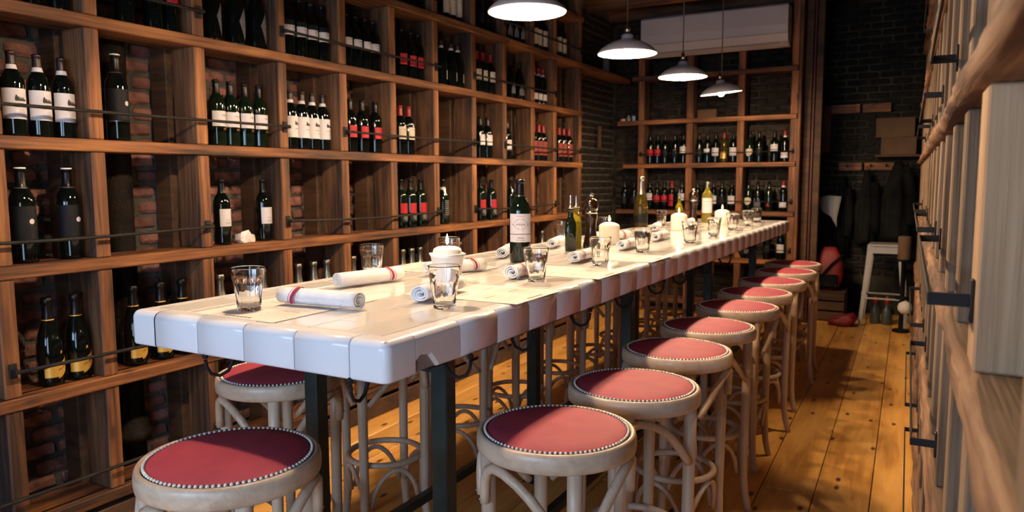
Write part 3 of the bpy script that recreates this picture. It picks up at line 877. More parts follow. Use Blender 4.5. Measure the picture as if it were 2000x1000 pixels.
bottle_type('twobar', BORD, M_BOTTLE, M_CAPS, (.238, .2985), (), simple_label(.125, .172, 62, M_LWHITE) + [('lower_label', (lambda m: (wrap_quad(m, R0 + .0008, -52, 72, .098, .118, n=12), m)[1])(LB()), M_LWHITE)])
bottle_type('white', BORD, M_BOTTLE, M_CAPS, (.238, .2985), (), simple_label(.070, .150, 62, M_LWHITE))
bottle_type('whitelow', BORD, M_BOTTLE, M_CAPS, (.238, .2985), (), simple_label(.115, .165, 66, M_LWHITE))
def lab_blacktop():
    r = R0 + .0008
    m = LB(); wrap_quad(m, r, -68, 85, .108, .158, n=16)
    m2 = LB(); wrap_quad(m2, r, -68, 85, .160, .182, n=16)
    p = LB(); wrap_quad(p, r + .0004, 0, 40, 0, 0, n=6, f0=lambda t: .112 - .004 * math.sin(PI * t), f1=lambda t: .118)
    for z in (.133, .142, .149): wrap_quad(p, r + .0004, -10, 45, z, z + .0018)
    return [('label', m, M_LWHITE), ('upper_label', m2, M_LBLACK), ('label_print', p, M_INK)]
bottle_type('blacktop', BORD, M_BOTTLE, M_CAPS, (.238, .2985), (), lab_blacktop())
def lab_square():
    r = R0 + .0008
    m = LB(); wrap_quad(m, r, -50, 62, .085, .165, n=16)
    p = LB()
    wrap_text(p, 'm . t', .011, r + .0004, 10, .112)
    for z, a in ((.103, 18), (.099, 22), (.094, 16)): wrap_quad(p, r + .0004, 8 - a, 8 + a, z, z + .0012)
    return [('label', m, M_LWHITE), ('label_print', p, M_INK)]
bottle_type('square', BORD, M_BOTTLE, M_CAPS, (.238, .2985), (), lab_square())
def lab_shield():
    m = LB(); wrap_quad(m, .041 + .0008, -45, 60, 0, 0, n=14, f0=lambda t: .062 + .035 * (2 * abs(t - .5)) ** 2.2, f1=lambda t: .135 - .01 * (2 * abs(t - .5)) ** 3)
    return [('label', m, M_LCREAM)]
bottle_type('shield', BURG, M_BOTTLEG, M_CAPS, (.250, .2985), (), lab_shield())
def lab_stripe():
    m = LB()
    for q in range(8): wrap_quad(m, .041 + .0009, -35, 60, .062 + .013 * q, .069 + .013 * q, n=8)
    return [('label', m, M_LGREY)]
bottle_type('stripe', BURG, M_BOTTLEG, M_CAPS, (.250, .2985), [('neck_band', .232, .248, M_LWHITE)], lab_stripe())
bottle_type('cornerlabel', BURG, M_BOTTLE, M_CAPSM, (.262, .2985), [('neck_band', .250, .264, M_LWHITE)], simple_label(.048, .105, 34, M_LCREAM, c=45, r=.041, lines=False))
bottle_type('lowwhite', BORD, M_BOTTLE, M_CAPSR, (.250, .2985), [('neck_band', .238, .252, M_LWHITE)], simple_label(.040, .092, 58, M_LWHITE, lines=False))
bottle_type('plain', BORD, M_BOTTLE, M_CAPS, (.238, .2985), (), simple_label(.06, .14, 50, M_LBLACK, ink=M_INK))
def lab_diamond():
    m = LB(); r = .045 * 1.02 + .001
    wrap_quad(m, r, -10, 62, 0, 0, n=8, f0=lambda t: .115 - .085 * (1 - abs(2 * t - 1)), f1=lambda t: .115 + .065 * (1 - abs(2 * t - 1)))
    p = LB(); wrap_quad(p, r + .0004, 14, 40, .116, .120)
    return [('label', m, M_LGREY), ('label_print', p, M_INKL)]
bottle_type('diamond', scaled(SPARK, 1.02, 1.05), M_BOTTLE, M_CAPS, (.27, .345), (), lab_diamond())
def lab_point():
    m = LB(); wrap_quad(m, .0418, -50, 60, 0, 0, n=16, f0=lambda t: .045, f1=lambda t: .085 + .05 * (1 - abs((2 * t) % 1 * 2 - 1)))
    return [('label', m, M_LGREY)]
bottle_type('point', BURG, M_BOTTLE, M_CAPS, (.250, .2985), (), lab_point())
def lab_prosecco():
    r = .0455 + .0006
    m = LB()
    wrap_quad(m, r, -62, 0, 0, 0, n=8, f0=lambda t: .034, f1=lambda t: .068 + .014 * t)
    wrap_quad(m, r + .0004, -6, 74, 0, 0, n=12, f0=lambda t: .026 + .044 * t ** 1.25, f1=lambda t: .079 + .034 * t)
    p = LB(); wrap_text(p, 'PROSECCO', .0105, r + .0008, 30, .066, slope=.42)
    g = LB(); wrap_quad(g, r, 12, 22, 0, 0, n=6, f0=lambda t: .118 + .004 * t, f1=lambda t: .126 + .006 * math.sin(PI * t))
    return [('label', m, M_LGOLD), ('label_print', p, M_LBLACK), ('gold_crest', g, M_LGOLD)]
bottle_type('prosecco', SPARK, M_BOTTLE, M_CAPS, (.248, .330), [('neck_ring', .245, .2485, M_LGOLD)], lab_prosecco())
bottle_type('foil', SPARK, M_BOTTLEG, M_CAPSS, (.215, .330), (), simple_label(.05, .13, 55, M_LGREY, r=.045, lines=False))
def lab_gold():
    return simple_label(.045, .11, 50, M_LGOLD, c=5)
bottle_type('amber', BORD, M_AMBERG, M_CAPSR, (.245, .2985), (), lab_gold())
bottle_type('triangle', BURG, M_BOTTLEG, M_CAPS, (.250, .2985), (), [('label', (lambda m: (wrap_quad(m, .0418, -18, 38, 0, 0, n=6, f0=lambda t: .05, f1=lambda t: .05 + .036 * (1 - abs(2 * t - 1))), m)[1])(LB()), M_LRED)])
bottle_type('bluelabel', BORD, M_BOTTLE, M_CAPS, (.238, .2985), (), simple_label(.115, .142, 50, M_LWHITE, lines=False) + [('lower_label', (lambda m: (wrap_quad(m, R0 + .0008, -35, 45, .098, .113, n=8), m)[1])(LB()), M_BLUEP)])
bottle_type('redneck', BORD, M_BOTTLE, M_CAPSR, (.228, .2985), (), simple_label(.04, .16, 40, M_LRED, lines=False))

DESC = {'chateau': 'white estate-label', 'dot': 'black dot-label', 'metsos': 'white red-stroke label', 'red': 'red-label', 'cream': 'cream-label', 'twobar': 'two-part white-label',
        'white': 'plain white-label', 'redlow': 'brown-red-label', 'square': 'small white-label', 'redtall': 'red-label', 'stripe': 'striped grey-label', 'shield': 'shield-label', 'prosecco': 'gold-label prosecco',
        'foil': 'silver-foil sparkling', 'plain': 'dark-label', 'redhi': 'high red-label', 'diamond': 'grey diamond-label', 'blacktop': 'black-and-white-label', 'whitelow': 'short white-label',
        'cornerlabel': 'off-centre-label', 'point': 'pointed grey-label', 'lowwhite': 'low white-label', 'creambox': 'tall cream-label', 'amber': 'gold-label amber', 'triangle': 'red-triangle-label',
        'bluelabel': 'white-and-blue-label', 'redneck': 'red-capped'}
def bottle(kind, loc, rz, label, group, name='wine_bottle'):
    t = thing(name, label, 'bottle', loc, rz, group)
    for nm, me in BT[kind]: link(nm, me, t)
    return t

LEFT = [
    (2, 0, 'chateau', [1.46, 1.55, 1.641]), (2, 1, 'dot', [1.848]), (2, 2, 'metsos', [2.326, 2.409, 2.49, 2.573]), (2, 3, 'chateau', [2.775, 2.855, 2.935, 3.015]),
    (2, 4, 'red', [3.23, 3.325, 3.441]), (2, 5, 'cream', [3.678, 3.758]), (2, 7, 'twobar', [4.611, 4.712]), (2, 8, 'white', [5.002]), (2, 9, 'redlow', [5.458, 5.538, 5.618]),
    (2, 10, 'redlow', [5.933, 6.028, 6.132]), (1, 0, 'dot', [1.467, 1.636]), (1, 2, 'square', [2.331, 2.580]), (1, 5, 'redtall', [3.683, 3.767, 3.877]), (1, 6, 'stripe', [4.131]),
    (1, 7, 'redtall', [4.619, 4.761]), (1, 8, 'shield', [5.055, 5.208]), (0, 0, 'prosecco', [1.527, 1.634]), (0, 1, 'prosecco', [1.873, 1.999, 2.106]), (0, 2, 'foil', [2.301, 2.555]),
    (0, 3, 'foil', [2.792, 2.911, 3.01]), (0, 4, 'foil', [3.226, 3.436]), (0, 5, 'foil', [3.685, 3.775, 3.872]), (0, 6, 'foil', [4.133, 4.318]), (0, 9, 'foil', [5.60]),
    (3, 0, 'plain', [1.559, 1.641]), (3, 1, 'redhi', [1.906, 2.033, 2.113]), (3, 2, 'diamond', [2.318, 2.453, 2.578]), (3, 3, 'blacktop', [2.775, 2.855, 2.935, 3.015]),
    (3, 4, 'whitelow', [3.201, 3.281, 3.361, 3.441]), (3, 5, 'red', [3.695, 3.797, 3.877]), (3, 6, 'cornerlabel', [4.122, 4.244, 4.330]), (3, 7, 'cream', [4.577, 4.661, 4.761]),
    (3, 8, 'point', [5.054, 5.208]), (3, 9, 'lowwhite', [5.458, 5.538, 5.618]), (4, 5, 'plain', [3.795, 3.877]), (4, 6, 'creambox', [4.173, 4.253, 4.333]), (4, 7, 'plain', [4.601, 4.681, 4.761]),
    (4, 8, 'point', [5.026, 5.122, 5.208]), (4, 9, 'creambox', [5.458, 5.538, 5.618]), (4, 10, 'creambox', [5.906, 6.0])]
for row, bay, kind, ys in LEFT:
    for i, y in enumerate(ys):
        pos = (ORD[i] + ' ' if len(ys) > 1 else '')
        lab = '%s bottle, %sin %s bay of left rack, shelf %s from the floor' % (DESC[kind], pos, ORD[bay], ['two', 'three', 'four', 'five', 'six'][row])
        lab = lab.replace('label bottle', 'label wine bottle') if len(lab.split()) < 15 else lab
        bottle(kind, (XL - .088 + rnd.uniform(-.006, .006), y, SZ[row + 1] + .0002), math.radians(rnd.uniform(-8, 8)), lab,
               '%s bottles in the %s bay, shelf %d' % (DESC[kind], ORD[bay], row + 2))
BACK = {1.55: [(-2.560, 'red'), (-2.480, 'red'), (-2.400, 'plain'), (-2.295, 'plain'), (-2.205, 'twobar'), (-2.04, 'plain'), (-1.958, 'bluelabel'), (-1.875, 'white'), (-1.79, 'amber'), (-1.70, 'white'), (-1.54, 'shield'), (-1.45, 'plain'), (-1.306, 'twobar'), (-1.21, 'lowwhite')],
        1.07: [(-2.84, 'plain'), (-2.73, 'plain'), (-2.560, 'twobar'), (-2.480, 'red'), (-2.400, 'red'), (-2.32, 'redneck'), (-2.215, 'twobar'), (-2.05, 'plain'), (-1.968, 'plain'), (-1.885, 'white'), (-1.80, 'plain'), (-1.705, 'white'), (-1.54, 'shield'), (-1.45, 'point'), (-1.345, 'triangle'), (-1.21, 'lowwhite')],
        .60: [(-1.35, 'plain'), (-1.22, 'white'), (-1.53, 'foil')]}
for z, lst in BACK.items():
    lst = sorted(lst)
    nth = {}
    for i, (x, kind) in enumerate(lst):
        sh = {1.55: 'upper', 1.07: 'middle', .60: 'lower'}[z]
        bottle(kind, (x, YR + .085, z + .0002), -PI / 2 - .25, '%s bottle on the back rack, %s from the left on its %s bottle shelf' % (DESC[kind], ['first', 'second', 'third', 'fourth', 'fifth', 'sixth', 'seventh', 'eighth', 'ninth', 'tenth', 'eleventh', 'twelfth', 'thirteenth', 'fourteenth', 'fifteenth', 'sixteenth'][i], sh),
               'bottles on the %s shelf of the back rack' % sh)
qz = MB(); bmq = bmesh.new(); bmesh.ops.create_icosphere(bmq, subdivisions=2, radius=1)
for v in bmq.verts:
    n_ = .75 + .5 * noise.noise(v.co * 1.7)
    v.co = Vector((v.co.x * .045 * n_, v.co.y * .062 * n_, max(.0005, v.co.z * .052 * n_ + .016)))
meq = bpy.data.meshes.new('quartz_rock'); bmq.to_mesh(meq); bmq.free(); meq.materials.append(M_QUARTZ)
thing('quartz_rock', 'lump of milky white rock between two wine bottles on the rack', 'rock', (XL - .08, 2.455, SZ[2]), me=meq)

# ------------------------------------------------------------------ on the table
def tumbler_mesh():
    H = .112
    def rf(t, z):
        if z > .082: return 1
        f = min(1, (.082 - z) / .012)
        k_ = (t * 10 / (2 * PI)) % 1.0
        return 1 - f * .055 * (1 - abs(2 * k_ - 1)) ** .5 * (1 if z > .004 else .6)
    m = MB(); n = 60
    outer = [(.0, 0), (.027, 0), (.0295, .002), (.0305, .010), (.0335, .035), (.0365, .060), (.0385, .078), (.0400, .084), (.0412, .098), (.0424, .110), (.0426, .112)]
    inner = [(.0414, .1125), (.0402, .110), (.0392, .098), (.0380, .084), (.0355, .060), (.0320, .035), (.0288, .016), (.026, .0125), (0, .012)]
    vs = []; fs = []
    allp = [(r, z, 1) for r, z in outer] + [(r, z, 0) for r, z in inner]
    for r, z, o in allp:
        for k_ in range(n):
            t = 2 * PI * k_ / n; q = rf(t, z) if o else 1
            vs.append((r * q * math.cos(t), r * q * math.sin(t), z))
    for i in range(len(allp) - 1):
        for k_ in range(n):
            a = i * n + k_; b = i * n + (k_ + 1) % n
            fs.append((a, b, b + n, a + n))
    m.add(vs, fs, 0, True)
    return m.mesh('tumbler', M_GLASS)
TM = tumbler_mesh()
TUM = [(-1.506, 1.310, 'left of the nearest rolled napkin'), (-1.668, 1.99, 'behind the second rolled napkin, rack side'), (-1.081, 1.575, 'in front of the nearest candle'),
       (-1.105, 2.14, 'in front of the wine bottle'), (-1.608, 2.38, 'right behind the nearest candle'), (-1.093, 2.66, 'in front of the pepper mill'),
       (-1.124, 3.24, 'fourth along the aisle edge'), (-1.72, 3.62, 'behind the olive oil cruets'), (-1.66, 4.10, 'behind the second candle'), (-1.665, 5.2, 'behind the third candle, rack side'),
       (-1.074, 3.84, 'fifth along the aisle edge'), (-1.077, 4.36, 'sixth along the aisle edge'), (-1.10, 4.95, 'seventh along the aisle edge'), (-1.104, 5.45, 'next to last, far end of table'), (-1.142, 5.95, 'farthest of all, far end of table')]
for x, y, d in TUM:
    thing('tumbler', 'clear fluted glass tumbler, ' + d, 'glass', (x, y, TZ + .0002), rnd.uniform(0, 6), 'fluted tumblers on the table', TM)

def napkin_meshes(seed):
    r_ = random.Random(seed)
    L = .25; turns = 2.6; th = .0032; n = 54
    m = MB(); secs = 9; pr_ = []
    for s_ in range(secs):
        y = -L / 2 + L * s_ / (secs - 1); ring = []
        wob = 1 + .05 * r_.uniform(-1, 1); sh = .0014 * r_.uniform(-1, 1)
        for side in (0, 1):
            for k_ in (range(n + 1) if side == 0 else range(n, -1, -1)):
                t = k_ / n; a = 2 * PI * turns * t + .6
                rr = .006 + (.0245 - .006) * t ** .8 - (th if side else 0)
                rr = max(rr, .001)
                ring.append((rr * math.cos(a) * 1.08 * wob + sh, y + (.003 * (1 - t) if s_ == 0 else 0), rr * math.sin(a) * .93 + .0232))
        pr_.append(ring)
    q_ = len(pr_[0]); vs = [p for rg in pr_ for p in rg]
    fs = [(i * q_ + k_, i * q_ + (k_ + 1) % q_, (i + 1) * q_ + (k_ + 1) % q_, (i + 1) * q_ + k_) for i in range(secs - 1) for k_ in range(q_)]
    for i in (0, secs - 1):
        for k_ in range(n):
            a = i * q_ + k_; d = i * q_ + q_ - 1 - k_
            fs.append((a, a + 1, d - 1, d))
    m.add(vs, fs, 0, True)
    mn = m.mesh('cloth_roll', M_NAPKIN)
    st = MB()
    for y0, w_ in ((.0, .0018), (.0075, .0085), (.0215, .0018)):
        vs = []; nn = 30
        for yy in (0, 1):
            for k_ in range(nn + 1):
                a = -.25 * PI + 1.5 * PI * k_ / nn
                vs.append((.02515 * math.cos(a) * 1.08, -L / 2 + .043 + y0 + yy * w_ + .006 * math.sin(a * 1.3), .02515 * math.sin(a) * .93 + .0232))
        st.add(vs, [(k_, k_ + 1, nn + 2 + k_, nn + 1 + k_) for k_ in range(nn)], 0, True)
    return mn, st.mesh('stripe', M_STRIPE)
NM = [napkin_meshes(i) for i in range(3)]
# x, y, heading in degrees of the striped end's far direction, description
NAP = [(-1.372, 1.425, 95 - 180, 'nearest of all, lying across the menu'), (-1.545, 1.83, 168, 'beside the second tumbler on the rack side'), (-1.195, 1.72, 8, 'just behind the nearest aisle tumbler'),
       (-1.455, 2.19, 160, 'sticking out behind the nearest candle'), (-1.59, 2.80, 20, 'behind the wine bottle'), (-1.20, 2.25, 4, 'leading to the tumbler by the wine bottle'), (-1.215, 2.79, 3, 'in front of the oil cruets'),
       (-1.24, 3.38, 3, 'by the fourth aisle tumbler'), (-1.27, 3.95, 5, 'beside the fifth aisle tumbler'), (-1.52, 3.86, 150, 'beside the second candle'), (-1.60, 3.32, 15, 'behind the oil cruets, rack side'),
       (-1.545, 4.72, 12, 'left of the third candle'), (-1.25, 4.50, 5, 'beside the sixth aisle tumbler'), (-1.50, 5.35, 8, 'in front of the white wine bottle'), (-1.26, 5.10, 5, 'in front of the fourth candle'), (-1.26, 5.66, 2, 'last one at the far end')]
for i, (x, y, a, d) in enumerate(NAP):
    t = thing('rolled_napkin', 'white napkin roll with burgundy stripes, ' + d, 'napkin', (x, y, TZ + .0018), math.radians(a), 'rolled napkins on the table')
    t.scale = (1.08, 1, 1.08)
    link('cloth_roll', NM[i % 3][0], t); link('stripe', NM[i % 3][1], t)

# menus
def menu(x, y, rz, label):
    me = MB().box(-.14, .14, -.19, .19, 0, .0006).mesh('paper_menu', M_MENU)
    t = thing('paper_menu', label, 'menu', (x, y, TZ + .0008), rz, 'paper menus on the table', me)
    p = MB(); r_ = random.Random(int(x * 1000))
    for col in (-1, 1):
        for k_ in range(26):
            yy = -.15 + k_ * .0125
            if k_ % 7 == 0: continue
            w_ = r_.uniform(.05, .105)
            cx = .068 * col; seg = cx - w_ / 2
            while seg < cx + w_ / 2:
                l_ = r_.uniform(.006, .018)
                p.add([(seg, yy, .0008), (seg + l_, yy, .0008), (seg + l_, yy + .0016, .0008), (seg, yy + .0016, .0008)], [(0, 1, 2, 3)], 0)
                seg += l_ + .003
        for k_ in (7, 14, 21):
            yy = -.152 + k_ * .0125; cx = .068 * col
            p.add([(cx - .03, yy, .0008), (cx + .03, yy, .0008), (cx + .03, yy + .0035, .0008), (cx - .03, yy + .0035, .0008)], [(0, 1, 2, 3)], 1)
    for q in range(7):
        x0 = -.045 + q * .0135
        p.add([(x0, -.176, .0008), (x0 + .0095, -.176, .0008), (x0 + .0095, -.166, .0008), (x0, -.167, .0008)], [(0, 1, 2, 3)], 1)
    link('menu_print', p.mesh('menu_print', [M_INKL, M_INK]), t)['kind'] = 'stuff'
menu(-1.46, 1.405, 0, 'printed paper menu under the nearest napkin and tumbler')
menu(-1.13, 1.85, PI / 2, 'printed paper menu on the aisle side near the first tumblers')
menu(-1.13, 2.42, PI / 2, 'printed paper menu by the tumbler beside the wine bottle')
menu(-1.60, 2.30, -PI / 2, 'printed paper menu on the rack side beside the nearest candle')
menu(-1.14, 2.99, PI / 2, 'printed paper menu in front of the oil cruets, aisle side')

def candle(x, y, label, cup=True):
    t = thing('candle', label, 'candle', (x, y, TZ + .0002), 0, 'lit white candles on the table')
    if cup:
        m = MB(); nn = 48
        pts = [(0, 0), (.034, 0), (.037, .004), (.040, .03), (.043, .06), (.047, .082), (.052, .092), (.0500, .0925), (.0455, .083), (.0415, .061), (.038, .03), (.034, .008), (0, .007)]
        m.lathe(pts, nn, rf=lambda a, z: 1 + (.05 * math.sin(a * 6) if z > .085 else .015 * math.sin(a * 6) if z > .07 else 0))
        link('cup', m.mesh('cup', M_CUP), t)
        wax = [(0, .009), (.033, .010), (.0375, .04), (.0405, .075), (.0405, .100), (.038, .106), (.028, .111), (.012, .113), (0, .112)]
    else:
        wax = [(0, 0), (.052, 0), (.0535, .003), (.0535, .092), (.051, .099), (.040, .106), (.024, .1115), (.010, .113), (0, .1125)]
    link('wax', MB().lathe(wax, 32).mesh('wax', M_WAX), t)
    link('wick', MB().tube([(0, 0, .112), (.0006, 0, .118), (.0016, 0, .123)], .0009, 6).mesh('wick', M_WICK), t)
    link('flame', MB().lathe([(0, .1175), (.0028, .1205), (.0044, .126), (.0042, .132), (.0026, .139), (.001, .145), (0, .149)], 12).mesh('flame', M_FLAME), t)
    if cup: t.scale = (1.12, 1.12, 1.1)
    l = bpy.data.lights.new('flame_light', 'POINT'); l.energy = 1.1; l.color = (1, .62, .30); l.shadow_soft_size = .008
    lo = bpy.data.objects.new('flame_light', l); COL.objects.link(lo); lo.parent = t; lo.location = (0, 0, .158)
candle(-1.315, 1.935, 'lit white candle in a flared cup, nearest on the table')
candle(-1.43, 3.60, 'lit white pillar candle right of the pepper mill', False)
candle(-1.416, 4.80, 'lit white pillar candle in front of the far cruets', False)
candle(-1.30, 5.50, 'lit white pillar candle right of the white wine bottle', False)

def lab_main():
    r = .0425 + .0008
    m = LB(); wrap_quad(m, r, -70, 70, .118, .198, n=24); wrap_quad(m, r, -70, 70, .085, .1155, n=24)
    p = LB()
    wrap_text(p, 'ANIA', .0115, r + .0004, 0, .1515, stretch=1.5)
    for sx in (-1, 1):                         # scrolled cartouche
        for k_ in range(9):
            a0, a1 = sx * (6 + 3.6 * k_), sx * (6 + 3.6 * (k_ + 1))
            zz = .156 + .020 * math.cos(k_ / 9 * PI / 2)
            zb = .156 - .018 * math.cos(k_ / 9 * PI / 2)
            wrap_quad(p, r + .0004, min(a0, a1), max(a0, a1), zz, zz + .0016 + .0012 * (k_ % 2), mi=1, n=2)
            wrap_quad(p, r + .0004, min(a0, a1), max(a0, a1), zb - .0016 - .0012 * (k_ % 2), zb, mi=1, n=2)
        wrap_quad(p, r + .0004, min(sx * 38, sx * 46), max(sx * 38, sx * 46), .152, .158, mi=1, n=2)
    wrap_quad(p, r + .0004, -24, 24, .188, .190, mi=1)
    wrap_quad(p, r + .0004, -18, 18, .100, .1035, mi=1); wrap_quad(p, r + .0004, -26, 26, .092, .094, mi=1)
    return [('label', m, M_LWHITE), ('label_print', p, [M_INK, M_INKL])]
bottle_type('main', scaled(BORD, 1.12, 1.115), M_BOTTLEG, M_CAPS, (.27, .333), [('neck_ring', .268, .271, M_CAPSS)], lab_main())
face = lambda x, y: math.atan2(-y, -x)
bottle('main', (-1.425, 2.62, TZ + .0002), face(-1.425, 2.62) + .05, 'open dark wine bottle with white ANIA label standing on the table', None)
bottle_type('whitewine', scaled(BORD, 1.1, 1.05), M_YELLOWG, M_CAPSS, (.27, .313), (), simple_label(.075, .19, 62, M_LWHITE, c=0, r=R0 * 1.1))
bottle('whitewine', (-1.49, 5.80, TZ + .0002), face(-1.5, 5.8), 'yellow-green white wine bottle with white label at the far end of the table', None)
bottle_type('greenspark', scaled(SPARK, 1.06, 1.08), M_AMBERG, M_CAPSS, (.235, .355), (), [('label', (lambda m: (wrap_quad(m, .0485, -65, 65, 0, 0, n=12, f0=lambda t: .04, f1=lambda t: .085 + .03 * t), m)[1])(LB()), M_LBLACK)])
bottle('greenspark', (-1.70, 4.86, TZ + .0002), face(-1.7, 4.86), 'amber-green sparkling bottle with silver-foil neck standing by the back of the table', None)

def cruet(x, y, glass, label):
    m = MB(); h = .0255
    vs = []; fs = []
    pr_ = [(.0, .0), (h * .94, 0), (h, .003), (h, .125), (h * .9, .138), (.018, .152), (.0125, .162), (.0118, .190), (.014, .192), (.014, .199), (.0118, .201), (0, .201)]
    n = 24
    for r, z in pr_:
        sq = 1.0 if z < .13 else max(0, 1 - (z - .13) / .03)
        for k_ in range(n):
            t = 2 * PI * k_ / n; c, s_ = math.cos(t), math.sin(t)
            q = (1 / max(abs(c), abs(s_))) if sq else 1
            q = 1 + (min(q, 1.28) - 1) * sq
            vs.append((r * q * c, r * q * s_, z))
    fs = [(i * n + k_, i * n + (k_ + 1) % n, (i + 1) * n + (k_ + 1) % n, (i + 1) * n + k_) for i in range(len(pr_) - 1) for k_ in range(n)]
    m.add(vs, fs, 0, True)
    t = thing('oil_cruet', label, 'cruet', (x, y, TZ + .0002), .5, 'oil cruets with steel spouts')
    link('bottle_glass', m.mesh('bottle_glass', glass), t)
    s2 = MB(); s2.lathe([(.0125, .199), (.0145, .200), (.0145, .207), (.006, .210), (.0045, .225), (.0035, .255), (.0025, .262), (0, .262)], 14)
    link('spout', s2.mesh('spout', M_CHROME), t)
cruet(-1.445, 3.15, M_BOTTLEG, 'dark square oil cruet with steel spout, left of the near pepper mill')
cruet(-1.475, 3.28, M_OLIVEG, 'golden olive oil cruet behind the dark cruet by the near mill')
cruet(-1.60, 5.42, M_OLIVEG, 'olive oil cruet beside the far pepper mill')
def mill(x, y, label):
    t = thing('pepper_mill', label, 'pepper mill', (x, y, TZ + .0002), 0, 'dark wooden pepper mills')
    b = MB().lathe([(0, 0), (.036, 0), (.0385, .003), (.0385, .018), (.036, .028), (.030, .06), (.0255, .09), (.025, .115), (.029, .145), (.0315, .158), (.031, .166), (.027, .170), (0, .170)], 32)
    link('body', b.mesh('body', M_PEPPER), t)
    link('collar', MB().lathe([(.024, .169), (.0285, .171), (.0285, .180), (.024, .183)], 28).mesh('collar', M_CHROME), t)
    link('head', MB().lathe([(0, .180), (.026, .181), (.030, .188), (.0345, .203), (.033, .222), (.026, .236), (.015, .244), (0, .246)], 32).mesh('head', M_PEPPER), t)
    link('knob', MB().lathe([(0, .243), (.0055, .245), (.0055, .250), (.010, .254), (.0115, .259), (.008, .265), (0, .2665)], 16).mesh('knob', M_CHROME), t)
mill(-1.41, 3.31, 'dark glossy wooden pepper mill behind the near oil cruets')
mill(-1.55, 5.62, 'dark pepper mill at the far end, left of the white wine bottle')

# ------------------------------------------------------------------ pendant lamps
def pendant_meshes():
    D = {}
    D['shade'] = MB().lathe([(.1575, -.003), (.160, -.001), (.1595, .003), (.154, .010), (.138, .026), (.112, .044), (.082, .059), (.052, .069), (.036, .074), (.033, .079), (.031, .095), (.027, .100), (0, .1005)], 48, cap=False).mesh('shade', M_SHADE)
    D['shade_lining'] = MB().lathe([(.1575, -.003), (.151, .008), (.135, .0235), (.110, .041), (.080, .056), (.050, .066), (.030, .071), (0, .0715)], 48, cap=False).mesh('shade_lining', M_SHADEIN)
    D['socket'] = MB().lathe([(.027, .1), (.014, .103), (.013, .118), (.016, .122), (.016, .132), (.011, .136), (.012, .150), (.008, .156), (.004, .162)], 18).mesh('socket', M_CHROME)
    D['bulb'] = MB().lathe([(0, .070), (.013, .069), (.014, .040), (.021, .022), (.025, .004), (.022, -.012), (.012, -.021), (0, -.024)], 12).mesh('bulb', M_BULB)
    return D
PD = pendant_meshes()
zr = 2.075
for i, (y, tilt) in enumerate([(1.47, 0), (2.777, 0), (3.952, 0), (5.02, 0), (6.10, .10)]):  # first lamp is unseen, assumed from the light at the near end
    d = ['assumed pendant lamp out of frame over the near table end', 'nearest grey enamel pendant lamp, cut by the top of the photo',
         'second grey enamel pendant lamp over the table', 'third grey enamel pendant lamp over the table', 'farthest, slightly tilted grey enamel pendant lamp'][i]
    t = thing('pendant_lamp', d, 'lamp', (-1.475, y, zr), 0, 'pendant lamps in a row over the table')
    hd = bpy.data.objects.new('lamp_head', PD['shade']); COL.objects.link(hd); hd.parent = t
    hd.rotation_euler = (tilt, -tilt * .8, 0); hd.scale = (1.02, 1.02, 1.02)
    for n_ in ('shade_lining', 'socket'): link(n_, PD[n_], hd)
    link('bulb', PD['bulb'], hd)
    link('cord', MB().tube([(0, 0, .155), (0, 0, ZC - zr - .02)], .0042, 8).mesh('cord', M_CORD), t)
    link('ceiling_rose', MB().lathe([(.045, ZC - zr - .03), (.05, ZC - zr - .01), (.05, ZC - zr)], 20).mesh('ceiling_rose', M_SHADE), t)

for i, y in enumerate((2.4, 4.2)):  # two unseen lamps added to brighten the aisle floor
    t = thing('added_downlight', 'small unseen ceiling lamp added over the aisle, %s one' % ['near', 'far'][i], 'added ceiling light', (-.03, y, ZC - .16), 0, 'added aisle lamps')
    link('housing', MB().lathe([(.045, 0), (.05, .0), (.05, .16), (.0, .16)], 20, cap=False).mesh('housing', M_IRON), t)
    link('lens', MB().lathe([(0, .03), (.044, .03)], 16, cap=False).mesh('lens', emit('warm_lens_%d' % i, (1, .75, .5), 6.0)), t)
    l = bpy.data.lights.new('added_downlight_beam', 'SPOT'); l.energy = 120; l.color = (1, .70, .42); l.spot_size = math.radians(34); l.spot_blend = .5; l.shadow_soft_size = .03
    lo = bpy.data.objects.new('added_downlight_beam', l); COL.objects.link(lo); lo.parent = t; lo.location = (0, 0, -.01)

# ------------------------------------------------------------------ back of the room
ac = thing('air_conditioner', 'long white wall-mounted air conditioner above the back rack', 'air conditioner', (-1.87, 7.3, 2.62))
prof = [(.19, 0), (.10, -.004), (.02, .03), (-.02, .10), (-.03, .18), (-.03, .345), (-.015, .362), (.19, .362)]
link('housing', MB().prism(prof, -.70, .70, axis=0).mesh('housing', M_AC), ac)
link('air_flap', MB().prism([(.10, -.009), (.02, .022), (.015, .018), (.095, -.012)], -.62, .62, axis=0).mesh('air_flap', M_AC), ac)
link('seam', MB().box(-.70, .70, -.0325, -.029, .098, .101).mesh('seam', M_ACD), ac)
cb = MB().box(-.095, .095, -.05, .05, 0, .085, .002)
thing('cardboard_box', 'small cardboard box on the upper shelf of the back rack', 'box', (-1.965, YR + .1, 2.0002), me=cb.mesh('cardboard_box', M_CARD))
